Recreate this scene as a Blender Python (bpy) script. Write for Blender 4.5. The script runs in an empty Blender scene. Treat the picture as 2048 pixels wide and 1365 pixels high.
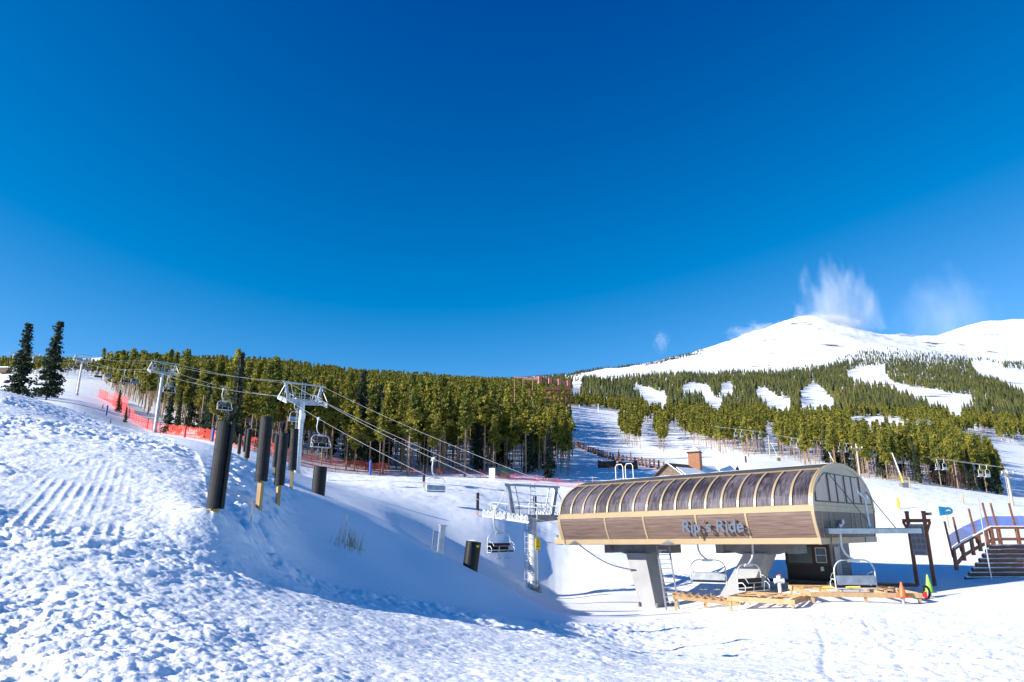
import bpy, bmesh, math, random
import numpy as np
from mathutils import Vector, Matrix
C = bpy.context.scene
COL = C.collection
R = math.radians
# ------------------------------------------------------------------ camera, world, sun, exposure
FPX, CX, CY, HOR = 1365.33, 1024.0, 682.5, 1056.0      # focal length and horizon, in photo pixels
TH = math.atan((HOR-CY)/FPX)
cam = bpy.data.cameras.new('camera'); cam.sensor_width = 36; cam.lens = 24.0
cam.clip_start = 0.1; cam.clip_end = 40000
camo = bpy.data.objects.new('camera', cam); COL.objects.link(camo)
camo.location = (0, 0, 0); camo.rotation_euler = (R(90)+TH, 0, 0)
C.camera = camo
SUN_EL = R(23.0); SUN_AZ = math.atan2(-0.945, -0.325)     # azimuth from +Y towards +X
w = bpy.data.worlds.new("World"); C.world = w; w.use_nodes = True
nt = w.node_tree; bg = nt.nodes['Background']
sky = nt.nodes.new('ShaderNodeTexSky'); sky.sky_type = 'NISHITA'; sky.sun_disc = False
sky.sun_elevation = SUN_EL; sky.sun_rotation = SUN_AZ; sky.altitude = 3000; sky.air_density = 1.0
sky.dust_density = 0.25; sky.ozone_density = 3.0
hs = nt.nodes.new('ShaderNodeVectorMath'); hs.operation = 'SUBTRACT'; hs.inputs[1].default_value = (0.88, 0.455, 0.0)   # deep high-altitude blue
hm = nt.nodes.new('ShaderNodeVectorMath'); hm.operation = 'MAXIMUM'; hm.inputs[1].default_value = (0.0, 0.0, 0.0)
nt.links.new(sky.outputs[0], hs.inputs[0]); nt.links.new(hs.outputs[0], hm.inputs[0]); nt.links.new(hm.outputs[0], bg.inputs[0])
bg.inputs[1].default_value = 0.115
sl = bpy.data.lights.new('sun', 'SUN'); sl.energy = 5.0; sl.angle = R(0.5); sl.color = (1.0, 0.95, 0.87)
so = bpy.data.objects.new('sun', sl); COL.objects.link(so)
sdir = Vector((math.sin(SUN_AZ)*math.cos(SUN_EL), math.cos(SUN_AZ)*math.cos(SUN_EL), math.sin(SUN_EL)))
so.rotation_euler = sdir.to_track_quat('Z', 'Y').to_euler()
C.view_settings.view_transform = 'Standard'; C.view_settings.look = 'None'
C.view_settings.gamma = 1; C.view_settings.exposure = 0.80
C.render.engine = 'CYCLES'
C.cycles.use_denoising = True
C.cycles.max_bounces = 8; C.cycles.diffuse_bounces = 5; C.cycles.transparent_max_bounces = 24
C.cycles.volume_bounces = 1; C.cycles.volume_max_steps = 64
rng = np.random.default_rng(7); random.seed(7)

# ------------------------------------------------------------------ materials
def newmat(name):
    m = bpy.data.materials.new(name); m.use_nodes = True
    return m, m.node_tree, m.node_tree.nodes['Principled BSDF']
def mat(name, col, rough=0.6, metal=0.0, var=0.15, scale=3.0, bump=0.0, bscale=20.0, stretch=(1, 1, 1), col2=None, alpha=None):
    m, t, b = newmat(name)
    tc = t.nodes.new('ShaderNodeTexCoord'); mp = t.nodes.new('ShaderNodeMapping')
    mp.inputs['Scale'].default_value = stretch
    t.links.new(tc.outputs['Object'], mp.inputs[0])
    n = t.nodes.new('ShaderNodeTexNoise'); n.inputs['Scale'].default_value = scale; n.inputs['Detail'].default_value = 6
    t.links.new(mp.outputs[0], n.inputs['Vector'])
    cr = t.nodes.new('ShaderNodeValToRGB'); cr.color_ramp.elements[0].position = 0.3; cr.color_ramp.elements[1].position = 0.7
    c2 = col2 if col2 else tuple(min(1, c*(1+var)) for c in col)
    cr.color_ramp.elements[0].color = (*[c*(1-var) for c in col], 1) if not col2 else (*col, 1)
    cr.color_ramp.elements[1].color = (*c2, 1)
    t.links.new(n.outputs[0], cr.inputs[0]); t.links.new(cr.outputs[0], b.inputs['Base Color'])
    b.inputs['Roughness'].default_value = rough; b.inputs['Metallic'].default_value = metal
    if bump:
        n2 = t.nodes.new('ShaderNodeTexNoise'); n2.inputs['Scale'].default_value = bscale; n2.inputs['Detail'].default_value = 4
        t.links.new(mp.outputs[0], n2.inputs['Vector'])
        bp = t.nodes.new('ShaderNodeBump'); bp.inputs['Strength'].default_value = bump; bp.inputs['Distance'].default_value = 0.02
        t.links.new(n2.outputs[0], bp.inputs['Height']); t.links.new(bp.outputs[0], b.inputs['Normal'])
    if alpha is not None: b.inputs['Alpha'].default_value = alpha
    return m
def snow_mat(name, rocky=False):
    m, t, b = newmat(name)
    g = t.nodes.new('ShaderNodeNewGeometry')
    b.inputs['Roughness'].default_value = 0.65
    b.inputs['Specular IOR Level'].default_value = 0.25
    if not rocky:
        b.inputs['Subsurface Weight'].default_value = 0.22; b.inputs['Subsurface Radius'].default_value = (0.7, 0.85, 1.0); b.inputs['Subsurface Scale'].default_value = 0.06
    n1 = t.nodes.new('ShaderNodeTexNoise'); n1.inputs['Scale'].default_value = 0.25; n1.inputs['Detail'].default_value = 5
    t.links.new(g.outputs['Position'], n1.inputs['Vector'])
    cr = t.nodes.new('ShaderNodeValToRGB')
    cr.color_ramp.elements[0].color = (0.87, 0.88, 0.91, 1); cr.color_ramp.elements[1].color = (0.93, 0.935, 0.945, 1)
    t.links.new(n1.outputs[0], cr.inputs[0]); last = cr.outputs[0]
    if rocky:
        n2 = t.nodes.new('ShaderNodeTexNoise'); n2.inputs['Scale'].default_value = 0.011; n2.inputs['Detail'].default_value = 9
        n2.inputs['Roughness'].default_value = 0.68
        mp = t.nodes.new('ShaderNodeMapping'); mp.inputs['Scale'].default_value = (0.5, 1, 2.5)
        t.links.new(g.outputs['Position'], mp.inputs[0]); t.links.new(mp.outputs[0], n2.inputs['Vector'])
        r2 = t.nodes.new('ShaderNodeValToRGB'); r2.color_ramp.elements[0].position = 0.60; r2.color_ramp.elements[1].position = 0.645
        t.links.new(n2.outputs[0], r2.inputs[0])
        mx = t.nodes.new('ShaderNodeMixRGB'); mx.inputs[2].default_value = (0.10, 0.09, 0.085, 1)
        t.links.new(r2.outputs[0], mx.inputs[0]); t.links.new(last, mx.inputs[1]); last = mx.outputs[0]
    t.links.new(last, b.inputs['Base Color'])
    n3 = t.nodes.new('ShaderNodeTexNoise'); n3.inputs['Scale'].default_value = 9.0 if not rocky else 0.08; n3.inputs['Detail'].default_value = 8
    n3.inputs['Roughness'].default_value = 0.6
    t.links.new(g.outputs['Position'], n3.inputs['Vector'])
    bp = t.nodes.new('ShaderNodeBump'); bp.inputs['Strength'].default_value = 0.6; bp.inputs['Distance'].default_value = 0.05 if not rocky else 3.0
    t.links.new(n3.outputs[0], bp.inputs['Height']); t.links.new(bp.outputs[0], b.inputs['Normal'])
    return m
def needle_mat(name, ca, cb, sc=0.12, big=0.02):
    m, t, b = newmat(name)
    g = t.nodes.new('ShaderNodeNewGeometry')
    n = t.nodes.new('ShaderNodeTexNoise'); n.inputs['Scale'].default_value = sc; n.inputs['Detail'].default_value = 4
    t.links.new(g.outputs['Position'], n.inputs['Vector'])
    cr = t.nodes.new('ShaderNodeValToRGB'); cr.color_ramp.elements[0].position = 0.35; cr.color_ramp.elements[1].position = 0.68
    cr.color_ramp.elements[0].color = (*ca, 1); cr.color_ramp.elements[1].color = (*cb, 1)
    t.links.new(n.outputs[0], cr.inputs[0]); t.links.new(cr.outputs[0], b.inputs['Base Color'])
    b.inputs['Roughness'].default_value = 0.7; b.inputs['Specular IOR Level'].default_value = 0.2
    tr = t.nodes.new('ShaderNodeBsdfTranslucent'); t.links.new(cr.outputs[0], tr.inputs[0])
    ms = t.nodes.new('ShaderNodeMixShader'); ms.inputs[0].default_value = 0.3
    t.links.new(b.outputs[0], ms.inputs[1]); t.links.new(tr.outputs[0], ms.inputs[2])
    t.links.new(ms.outputs[0], t.nodes['Material Output'].inputs['Surface'])
    return m
M = {}
M['snow'] = snow_mat('snow'); M['snow_far'] = snow_mat('snow_mountain', True)
M['pine'] = needle_mat('pine_needles', (0.085, 0.11, 0.022), (0.37, 0.32, 0.048), 0.30)
M['pine_far'] = needle_mat('pine_needles_far', (0.05, 0.068, 0.022), (0.15, 0.14, 0.034), 0.02)
M['spruce_far'] = needle_mat('spruce_needles_far', (0.032, 0.045, 0.028), (0.085, 0.095, 0.045), 0.02)
M['spruce'] = needle_mat('spruce_needles', (0.028, 0.045, 0.030), (0.055, 0.075, 0.045), 0.5)
M['bark'] = mat('bark', (0.20, 0.13, 0.09), 0.9, var=0.4, scale=0.6, col2=(0.42, 0.28, 0.19))
M['galv'] = mat('galvanised_steel', (0.42, 0.44, 0.47), 0.45, 0.55, 0.2, 2.5)
M['whitesteel'] = mat('pale_grey_steel', (0.60, 0.62, 0.64), 0.45, 0.2, 0.12, 2.0)
M['greysteel'] = mat('grey_steel', (0.20, 0.20, 0.20), 0.5, 0.3, 0.2, 2.0)
M['rubber'] = mat('black_foam', (0.009, 0.009, 0.010), 0.5, 0, 0.4, 4.0, 0.5, 60, (1, 1, 4), (0.017, 0.018, 0.020))
M['black'] = mat('black_vinyl', (0.012, 0.012, 0.014), 0.45)
M['timber'] = mat('new_timber', (0.52, 0.34, 0.18), 0.75, 0, 0.3, 5.0, 0.3, 30, (1, 1, 0.2), (0.42, 0.25, 0.11))
M['postwood'] = mat('post_wood', (0.55, 0.36, 0.15), 0.8, 0, 0.3, 12.0, 0.3, 30, (1, 1, 0.1), (0.38, 0.23, 0.09))
M['redwood'] = mat('stained_wood', (0.20, 0.075, 0.035), 0.7, 0, 0.3, 6.0, 0.2, 30)
M['logwood'] = mat('log_wood', (0.14, 0.065, 0.04), 0.8, 0, 0.4, 6.0, 0.2, 30)
M['cream'] = mat('cream_steel', (0.41, 0.305, 0.175), 0.38, 0.1, 0.06, 1.5)
M['taupe'] = mat('taupe_panel', (0.44, 0.33, 0.27), 0.45, 0.1, 0.1, 1.5)
M['frame_taupe'] = mat('taupe_frame', (0.42, 0.33, 0.21), 0.45, 0.1, 0.1, 1.5)
M['darkframe'] = mat('dark_rubber_frame', (0.015, 0.014, 0.015), 0.5)
M['net'] = mat('red_netting', (0.85, 0.09, 0.05), 0.8, 0, 0.1, 0.7, alpha=0.36)
M['bluenet'] = mat('blue_netting', (0.02, 0.11, 0.50), 0.8, 0, 0.1, 0.7, alpha=0.78)
M['redpost'] = mat('red_flag', (0.80, 0.03, 0.03), 0.7)
M['bluepad'] = mat('blue_pad', (0.02, 0.10, 0.45), 0.6)
M['orange'] = mat('orange_plastic', (0.85, 0.14, 0.03), 0.45)
M['green'] = mat('lime_plastic', (0.28, 0.62, 0.05), 0.45)
M['yellow'] = mat('yellow_paint', (0.85, 0.62, 0.02), 0.5)
M['salmon'] = mat('salmon_steel', (0.50, 0.22, 0.16), 0.6)
M['darkred'] = mat('dark_red_steel', (0.16, 0.05, 0.04), 0.6)
M['cable'] = mat('wire_rope', (0.40, 0.41, 0.43), 0.5, 0.3)
M['darkcable'] = mat('dark_cable', (0.05, 0.05, 0.055), 0.5, 0.2)
M['shingle'] = mat('dark_shingle', (0.055, 0.05, 0.05), 0.8, 0, 0.3, 3.0, 0.4, 12)
M['cedar'] = mat('cedar_boards', (0.30, 0.13, 0.06), 0.7, 0, 0.2, 3.0, stretch=(4, 4, 0.6))
M['brownwall'] = mat('brown_wall', (0.13, 0.085, 0.06), 0.75, 0, 0.3, 3.0)
M['darktimber'] = mat('dark_timber', (0.07, 0.035, 0.022), 0.6, 0, 0.3, 5.0)
M['glass'] = mat('window_glass', (0.13, 0.17, 0.17), 0.12, 0, 0.3, 1.0)
M['concrete'] = mat('concrete', (0.55, 0.52, 0.48), 0.85, 0, 0.12, 1.5)
M['drygrass'] = mat('dry_grass', (0.45, 0.33, 0.19), 0.9)
M['lamp'] = mat('white_fixture', (0.8, 0.8, 0.78), 0.5)
M['culvert'] = mat('rusty_pipe', (0.13, 0.04, 0.025), 0.6)
M['signblue'] = mat('blue_sign', (0.01, 0.22, 0.38), 0.5)
M['board'] = mat('grey_board', (0.28, 0.27, 0.30), 0.4, 0, 0.1, 3)
M['boardink'] = mat('board_print', (0.17, 0.17, 0.20), 0.4, 0, 0.1, 3)
M['letter'] = mat('grey_letters', (0.065, 0.09, 0.145), 0.6, 0.0, 0.05, 3)

M['rubber'].node_tree.nodes['Principled BSDF'].inputs['Specular IOR Level'].default_value = 0.25
M['black'].node_tree.nodes['Principled BSDF'].inputs['Specular IOR Level'].default_value = 0.25
# siding: horizontal boards, brown
def siding_mat():
    m, t, b = newmat('wood_siding')
    tc = t.nodes.new('ShaderNodeTexCoord')
    mp = t.nodes.new('ShaderNodeMapping'); mp.inputs['Scale'].default_value = (0.4, 0.4, 17)
    t.links.new(tc.outputs['Object'], mp.inputs[0])
    n = t.nodes.new('ShaderNodeTexNoise'); n.inputs['Scale'].default_value = 2.2; n.inputs['Detail'].default_value = 7
    t.links.new(mp.outputs[0], n.inputs['Vector'])
    cr = t.nodes.new('ShaderNodeValToRGB'); cr.color_ramp.elements[0].position = 0.32; cr.color_ramp.elements[1].position = 0.68
    cr.color_ramp.elements[0].color = (0.095, 0.058, 0.044, 1); cr.color_ramp.elements[1].color = (0.22, 0.15, 0.12, 1)
    t.links.new(n.outputs[0], cr.inputs[0])
    wv = t.nodes.new('ShaderNodeTexWave'); wv.bands_direction = 'Z'; wv.wave_profile = 'SAW'; wv.inputs['Scale'].default_value = 1.3
    t.links.new(tc.outputs['Object'], wv.inputs['Vector'])
    r2 = t.nodes.new('ShaderNodeValToRGB'); r2.color_ramp.elements[0].position = 0.0; r2.color_ramp.elements[1].position = 0.14
    r2.color_ramp.elements[0].color = (0.35, 0.35, 0.35, 1)
    t.links.new(wv.outputs[0], r2.inputs[0])
    mx = t.nodes.new('ShaderNodeMixRGB'); mx.blend_type = 'MULTIPLY'; mx.inputs[0].default_value = 0.8
    t.links.new(cr.outputs[0], mx.inputs[1]); t.links.new(r2.outputs[0], mx.inputs[2]); t.links.new(mx.outputs[0], b.inputs['Base Color'])
    b.inputs['Roughness'].default_value = 0.5
    bp = t.nodes.new('ShaderNodeBump'); bp.inputs['Strength'].default_value = 0.4; bp.inputs['Distance'].default_value = 0.01
    t.links.new(n.outputs[0], bp.inputs['Height']); t.links.new(bp.outputs[0], b.inputs['Normal'])
    return m
M['siding'] = siding_mat()
def poly_mat():
    m, t, b = newmat('smoked_roof_panel')
    tc = t.nodes.new('ShaderNodeTexCoord')
    mp = t.nodes.new('ShaderNodeMapping'); mp.inputs['Scale'].default_value = (7, 0.8, 0.8)
    t.links.new(tc.outputs['Object'], mp.inputs[0])
    n = t.nodes.new('ShaderNodeTexNoise'); n.inputs['Scale'].default_value = 2.0; n.inputs['Detail'].default_value = 7
    t.links.new(mp.outputs[0], n.inputs['Vector'])
    n2 = t.nodes.new('ShaderNodeTexNoise'); n2.inputs['Scale'].default_value = 0.5; n2.inputs['Detail'].default_value = 5
    t.links.new(tc.outputs['Object'], n2.inputs['Vector'])
    ad = t.nodes.new('ShaderNodeMath'); ad.operation = 'MULTIPLY'
    t.links.new(n.outputs[0], ad.inputs[0]); t.links.new(n2.outputs[0], ad.inputs[1])
    cr = t.nodes.new('ShaderNodeValToRGB'); cr.color_ramp.elements[0].position = 0.17; cr.color_ramp.elements[1].position = 0.36  # smoked tone, with blotchy reflections painted in as paler noise
    cr.color_ramp.elements[0].color = (0.030, 0.024, 0.032, 1); cr.color_ramp.elements[1].color = (0.15, 0.13, 0.155, 1)
    t.links.new(ad.outputs[0], cr.inputs[0]); t.links.new(cr.outputs[0], b.inputs['Base Color'])
    b.inputs['Roughness'].default_value = 0.5; b.inputs['Specular IOR Level'].default_value = 0.15
    bp = t.nodes.new('ShaderNodeBump'); bp.inputs['Strength'].default_value = 0.15; bp.inputs['Distance'].default_value = 0.01
    t.links.new(n.outputs[0], bp.inputs['Height']); t.links.new(bp.outputs[0], b.inputs['Normal'])
    return m
M['poly'] = poly_mat()

# ------------------------------------------------------------------ object helpers
def tag(o, label=None, cat=None, group=None, kind=None):
    if label: o['label'] = label
    if cat: o['category'] = cat
    if group: o['group'] = group
    if kind: o['kind'] = kind
    return o
def thing(name, label, cat, loc=(0, 0, 0), rz=0.0, group=None):
    o = bpy.data.objects.new(name, None); COL.objects.link(o)
    o.location = loc; o.rotation_euler = (0, 0, rz); o.empty_display_size = 0.3
    return tag(o, label, cat, group)
def arrmesh(name, V, F, mats, midx=None, smooth=False):
    V = np.asarray(V, np.float32); F = np.asarray(F, np.int32)
    me = bpy.data.meshes.new(name); n, k = F.shape
    me.vertices.add(len(V)); me.vertices.foreach_set('co', V.ravel())
    me.loops.add(n*k); me.loops.foreach_set('vertex_index', F.ravel())
    me.polygons.add(n); me.polygons.foreach_set('loop_start', np.arange(0, n*k, k, dtype=np.int32))
    try: me.polygons.foreach_set('loop_total', np.full(n, k, np.int32))
    except Exception: pass
    if midx is not None: me.polygons.foreach_set('material_index', np.asarray(midx, np.int32))
    me.polygons.foreach_set('use_smooth', np.full(n, smooth, dtype=bool))
    for m in mats: me.materials.append(m)
    me.update(calc_edges=True)
    return me
def link(name, me, parent=None, loc=None):
    o = bpy.data.objects.new(name, me); COL.objects.link(o)
    if parent: o.parent = parent
    if loc is not None: o.location = loc
    return o
class MB:
    """collects simple solids and links them as ONE mesh object"""
    def __init__(s): s.v = []; s.f = []; s.sm = []
    def add(s, vs, fs, sm=False):
        b = len(s.v); s.v += [tuple(v) for v in vs]; s.f += [tuple(i+b for i in f) for f in fs]; s.sm += [sm]*len(fs); return s
    def box(s, c, d, rz=0.0, rot=None):
        hx, hy, hz = d[0]/2, d[1]/2, d[2]/2
        m = rot if rot is not None else Matrix.Rotation(rz, 3, 'Z'); c = Vector(c)
        p = [c + m @ Vector((x*hx, y*hy, z*hz)) for z in (-1, 1) for x, y in ((-1, -1), (1, -1), (1, 1), (-1, 1))]
        return s.add(p, [(3, 2, 1, 0), (4, 5, 6, 7), (0, 1, 5, 4), (1, 2, 6, 5), (2, 3, 7, 6), (3, 0, 4, 7)])
    def bar(s, a, b, wd, ht=None, up=(0, 0, 1)):
        a = Vector(a); b = Vector(b); ht = ht or wd; d = (b-a)
        if d.length < 1e-6: return s
        z = d.normalized(); u = Vector(up)
        if abs(z.dot(u)) > 0.98: u = Vector((1, 0, 0))
        x = z.cross(u).normalized(); y = x.cross(z)
        p = [q + x*sx*wd/2 + y*sy*ht/2 for q in (a, b) for sx, sy in ((-1, -1), (1, -1), (1, 1), (-1, 1))]
        return s.add(p, [(0, 1, 2, 3), (7, 6, 5, 4), (0, 4, 5, 1), (1, 5, 6, 2), (2, 6, 7, 3), (3, 7, 4, 0)])
    def tube(s, pts, r, n=8, r2=None, caps=True):
        pts = [Vector(p) for p in pts]; k = len(pts); r2 = r if r2 is None else r2
        vs = []; pu = None
        for i, p in enumerate(pts):
            d = (pts[min(i+1, k-1)] - pts[max(i-1, 0)]).normalized()
            u = pu if pu is not None else (Vector((0, 0, 1)) if abs(d.z) < 0.9 else Vector((1, 0, 0)))
            x = d.cross(u).normalized(); y = x.cross(d).normalized(); pu = y
            rr = r + (r2-r)*i/max(1, k-1)
            vs += [p + x*math.cos(2*math.pi*j/n)*rr + y*math.sin(2*math.pi*j/n)*rr for j in range(n)]
        fs = [(i*n+j, i*n+(j+1) % n, (i+1)*n+(j+1) % n, (i+1)*n+j) for i in range(k-1) for j in range(n)]
        s.add(vs, fs, True)
        if caps: s.add(vs[:n], [tuple(range(n))[::-1]]); s.add(vs[-n:], [tuple(range(n))])
        return s
    def prism(s, poly, axis, a, b):
        """extrude a polygon given in the two other axes along axis between a and b"""
        def mk(p, t):
            q = list(p); q.insert(axis, t); return q
        n = len(poly); vs = [mk(p, a) for p in poly] + [mk(p, b) for p in poly]
        return s.add(vs, [tuple(range(n))[::-1], tuple(range(n, 2*n))] + [(i, (i+1) % n, n+(i+1) % n, n+i) for i in range(n)])
    def build(s, name, m, parent=None, off=(0, 0, 0), label=None):
        o0 = Vector(off)
        me = bpy.data.meshes.new(name); me.from_pydata([tuple(Vector(v)-o0) for v in s.v], [], s.f)
        me.polygons.foreach_set('use_smooth', s.sm)
        me.materials.append(M[m] if isinstance(m, str) else m); me.update()
        bm = bmesh.new(); bm.from_mesh(me); bmesh.ops.recalc_face_normals(bm, faces=bm.faces); bm.to_mesh(me); bm.free()
        o = link(name, me, parent)
        if parent is None: o.location = off
        if label: o['label'] = label
        return o
def copy_tree(o, parent=None):
    c = o.copy(); COL.objects.link(c)
    if parent: c.parent = parent
    for ch in list(o.children): copy_tree(ch, c)
    return c

# ------------------------------------------------------------------ terrain
CT, ST = math.cos(TH), math.sin(TH)
def row2e(row): return math.tan(TH + math.atan((CY-row)/FPX))
def px2q(px, e): return (px-CX)/FPX*(CT+e*ST)
def Pt(px, row, Y):
    e = row2e(row); return Vector((px2q(px, e)*Y, Y, e*Y))
TERR = {
 -900: [(1.2,'z',-1.1),(5,'z',-.3),(10,'z',.9),(20,'z',3.6),(60,'z',14),(150,'z',33),(350,'z',60),(900,'z',125),(3000,'z',300),(7000,'z',500)],
 -300: [(1.2,'z',-1.35),(3,'z',-1.15),(5,'z',-.75),(10,'z',.5),(20,'z',2.9),(40,'z',8.3),(60,'z',13),(75,'z',14),(110,'z',20),(150,'z',29),(240,'z',46),(350,'z',64),(500,'z',88),(1000,'z',150),(3000,'z',300),(7000,'z',500)],
 0: [(1.2,'z',-1.45),(3,'z',-1.25),(4.8,1365),(7,'z',-.78),(10,'z',-.25),(15,'z',1.0),(25,'z',3.7),(40,'z',7.6),(60,790),(72,812),(110,825),(180,795),(250,778),(350,758),(450,742),(700,735),(1500,742),(3000,748),(7000,760)],
 150: [(1.2,'z',-1.5),(3,'z',-1.27),(4.6,1365),(7,'z',-.82),(10,'z',-.38),(15,'z',.75),(25,'z',3.3),(40,840),(52,823),(65,845),(100,845),(150,812),(220,795),(300,773),(400,755),(600,742),(1500,750),(7000,770)],
 300: [(1.2,'z',-1.52),(3,'z',-1.3),(4.7,1365),(7,'z',-.9),(10,'z',-.6),(12.5,'z',-.1),(15,'z',.45),(25,'z',2.8),(36,885),(46,867),(58,882),(90,885),(118,876),(141,866),(170,850),(220,830),(300,800),(450,768),(700,742),(1500,755),(7000,780)],
 430: [(1.2,'z',-1.55),(3,'z',-1.35),(4.9,1365),(7,'z',-1.0),(10,'z',-.84),(12.3,'z',-.5),(14.6,1034),(20,'z',1.15),(28,'z',2.7),(41,893),(55,902),(85,900),(120,884),(150,868),(220,840),(400,785),(700,742),(1500,760),(7000,790)],
 520: [(1.2,'z',-1.56),(3,'z',-1.4),(5,1365),(7,'z',-1.08),(10,'z',-1.0),(13,'z',-.88),(16,1108),(20,1020),(26,985),(34,960),(44,936),(60,922),(90,912),(120,900),(150,885),(250,840),(400,788),(700,745),(1500,765),(7000,790)],
 600: [(1.2,'z',-1.58),(3,'z',-1.45),(5.2,1365),(8,'z',-1.12),(12,'z',-1.1),(17,1150),(22,1090),(27,1030),(31,985),(38,976),(50,968),(85,955),(115,930),(150,905),(250,855),(400,800),(700,752),(1500,768),(7000,790)],
 700: [(1.2,'z',-1.6),(3,'z',-1.5),(5.5,1365),(8,'z',-1.2),(12,'z',-1.3),(17.5,1185),(24,1115),(30,1055),(36.5,1010),(42,1034),(50,1003),(60,985),(75,970),(95,955),(120,945),(150,922),(250,868),(400,815),(700,768),(1500,775),(7000,795)],
 800: [(1.2,'z',-1.6),(3,'z',-1.5),(5.8,1365),(8,'z',-1.32),(13,'z',-1.55),(18.5,1205),(25,1150),(31,1100),(36,1055),(41,1085),(48,1052),(56,1028),(65,1000),(78,975),(95,960),(120,952),(160,928),(250,875),(400,822),(700,773),(1500,780),(7000,795)],
 900: [(1.2,'z',-1.6),(3,'z',-1.55),(6,1365),(9,'z',-1.5),(14,'z',-1.8),(20.5,1222),(28,1170),(35,1115),(40,1160),(47,1145),(54,1090),(62,1040),(72,1000),(90,972),(120,954),(160,932),(250,882),(400,828),(700,782),(1500,780),(7000,790)],
 1000: [(1.2,'z',-1.6),(3,'z',-1.55),(6.2,1365),(9,'z',-1.58),(15,'z',-2.05),(23.5,1237),(30,1202),(35.5,1168),(40,1208),(48,1172),(56,1115),(66,1045),(80,1003),(100,977),(125,955),(160,935),(250,890),(400,832),(700,790),(1500,780),(2500,765),(7000,775)],
 1100: [(1.2,'z',-1.6),(3,'z',-1.55),(6.4,1365),(9,'z',-1.62),(15,'z',-2.2),(27.5,1245),(36,1220),(44,1212),(52,1193),(60,1145),(70,1078),(85,1015),(105,985),(130,957),(160,942),(250,898),(400,840),(700,800),(1500,780),(2500,762),(7000,775)],
 1200: [(1.2,'z',-1.6),(3,'z',-1.55),(6.6,1365),(9,'z',-1.66),(15,'z',-2.35),(31,1250),(42,1224),(50,1198),(58,1160),(68,1095),(82,1035),(100,995),(125,970),(160,940),(220,915),(280,897),(350,872),(450,840),(600,818),(900,782),(1500,757),(2400,738),(3500,742),(7000,760)],
 1300: [(1.2,'z',-1.6),(3,'z',-1.55),(6.8,1365),(9,'z',-1.72),(15,'z',-2.6),(25,'z',-3.95),(36,1232),(48.5,1207),(57,1165),(67,1110),(80,1045),(100,990),(125,968),(160,940),(220,920),(280,902),(380,870),(500,840),(800,798),(1400,755),(2200,735),(2700,726),(3600,735),(7000,760)],
 1400: [(1.2,'z',-1.6),(3,'z',-1.55),(6.9,1365),(9,'z',-1.75),(15,'z',-2.6),(25,'z',-3.85),(36,1229),(47,1202),(56,1160),(66,1105),(78,1055),(94,1005),(115,975),(145,952),(185,932),(240,912),(320,888),(450,858),(600,832),(900,790),(1500,757),(2200,735),(3000,699),(4000,715),(7000,760)],
 1500: [(1.2,'z',-1.6),(3,'z',-1.55),(7.1,1365),(9,'z',-1.78),(15,'z',-2.6),(25,'z',-3.7),(34,1230),(43,1195),(50,1165),(60,1112),(74,1055),(90,1005),(110,968),(145,945),(190,925),(240,910),(320,885),(450,860),(600,835),(900,790),(1500,757),(2200,732),(3250,667),(4300,690),(7000,750)],
 1620: [(1.2,'z',-1.6),(3,'z',-1.55),(7.3,1365),(9,'z',-1.8),(15,'z',-2.6),(25,'z',-3.6),(32,1230),(38,1196),(45,1165),(55,1120),(68,1065),(85,1010),(105,968),(140,950),(185,938),(240,915),(320,888),(450,862),(600,836),(900,790),(1500,750),(2200,718),(3300,631),(4300,665),(7000,740)],
 1720: [(1.2,'z',-1.6),(3,'z',-1.55),(7.4,1365),(9,'z',-1.8),(15,'z',-2.55),(25,'z',-3.55),(31,1230),(37,1196),(44,1163),(54,1120),(66,1070),(82,1012),(103,963),(140,958),(185,948),(240,920),(320,890),(450,862),(600,838),(900,795),(1500,750),(2200,710),(3400,659),(4400,690),(7000,740)],
 1800: [(1.2,'z',-1.6),(3,'z',-1.55),(7.5,1365),(9,'z',-1.8),(15,'z',-2.5),(25,'z',-3.5),(30,1234),(36,1203),(44,1163),(53,1120),(64,1070),(80,1015),(103,971),(140,966),(185,955),(240,925),(320,893),(450,862),(600,838),(900,798),(1500,750),(2200,712),(3550,668),(4600,700),(7000,740)],
 1870: [(2800,697),(3600,668),(4600,700)],
 1950: [(1.2,'z',-1.6),(3,'z',-1.55),(7.6,1365),(9,'z',-1.8),(15,'z',-2.45),(25,'z',-3.4),(32,1215),(40,1170),(50,1122),(62,1070),(80,1020),(105,988),(140,984),(185,972),(240,945),(320,910),(450,875),(600,845),(900,800),(1500,758),(2200,725),(2900,703),(3700,646),(4800,680),(7000,740)],
 2030: [(3800,640),(4800,670)],
 2100: [(1.2,'z',-1.6),(3,'z',-1.55),(7.7,1365),(9,'z',-1.8),(15,'z',-2.4),(25,'z',-3.3),(32,1205),(40,1168),(50,1122),(62,1075),(80,1030),(105,1003),(140,1003),(185,1000),(250,968),(350,925),(480,890),(650,850),(900,805),(1500,762),(2200,730),(2900,712),(3800,641),(4900,670),(7000,740)],
 2500: [(1.2,'z',-1.65),(3,'z',-1.6),(8,'z',-1.75),(15,'z',-2.4),(25,'z',-3.2),(40,'z',-3.4),(60,'z',-1),(80,'z',3),(105,'z',6),(185,'z',12),(350,'z',46),(650,'z',110),(1500,'z',320),(2900,'z',720),(3900,'z',1060),(7000,'z',1400)],
 3300: [(1.2,'z',-1.7),(3,'z',-1.65),(8,'z',-1.8),(15,'z',-2.4),(25,'z',-3.2),(40,'z',-3.4),(60,'z',-1),(80,'z',3),(105,'z',6),(185,'z',12),(350,'z',46),(650,'z',110),(1500,'z',320),(2900,'z',720),(3900,'z',1000),(7000,'z',1300)],
}
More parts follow.
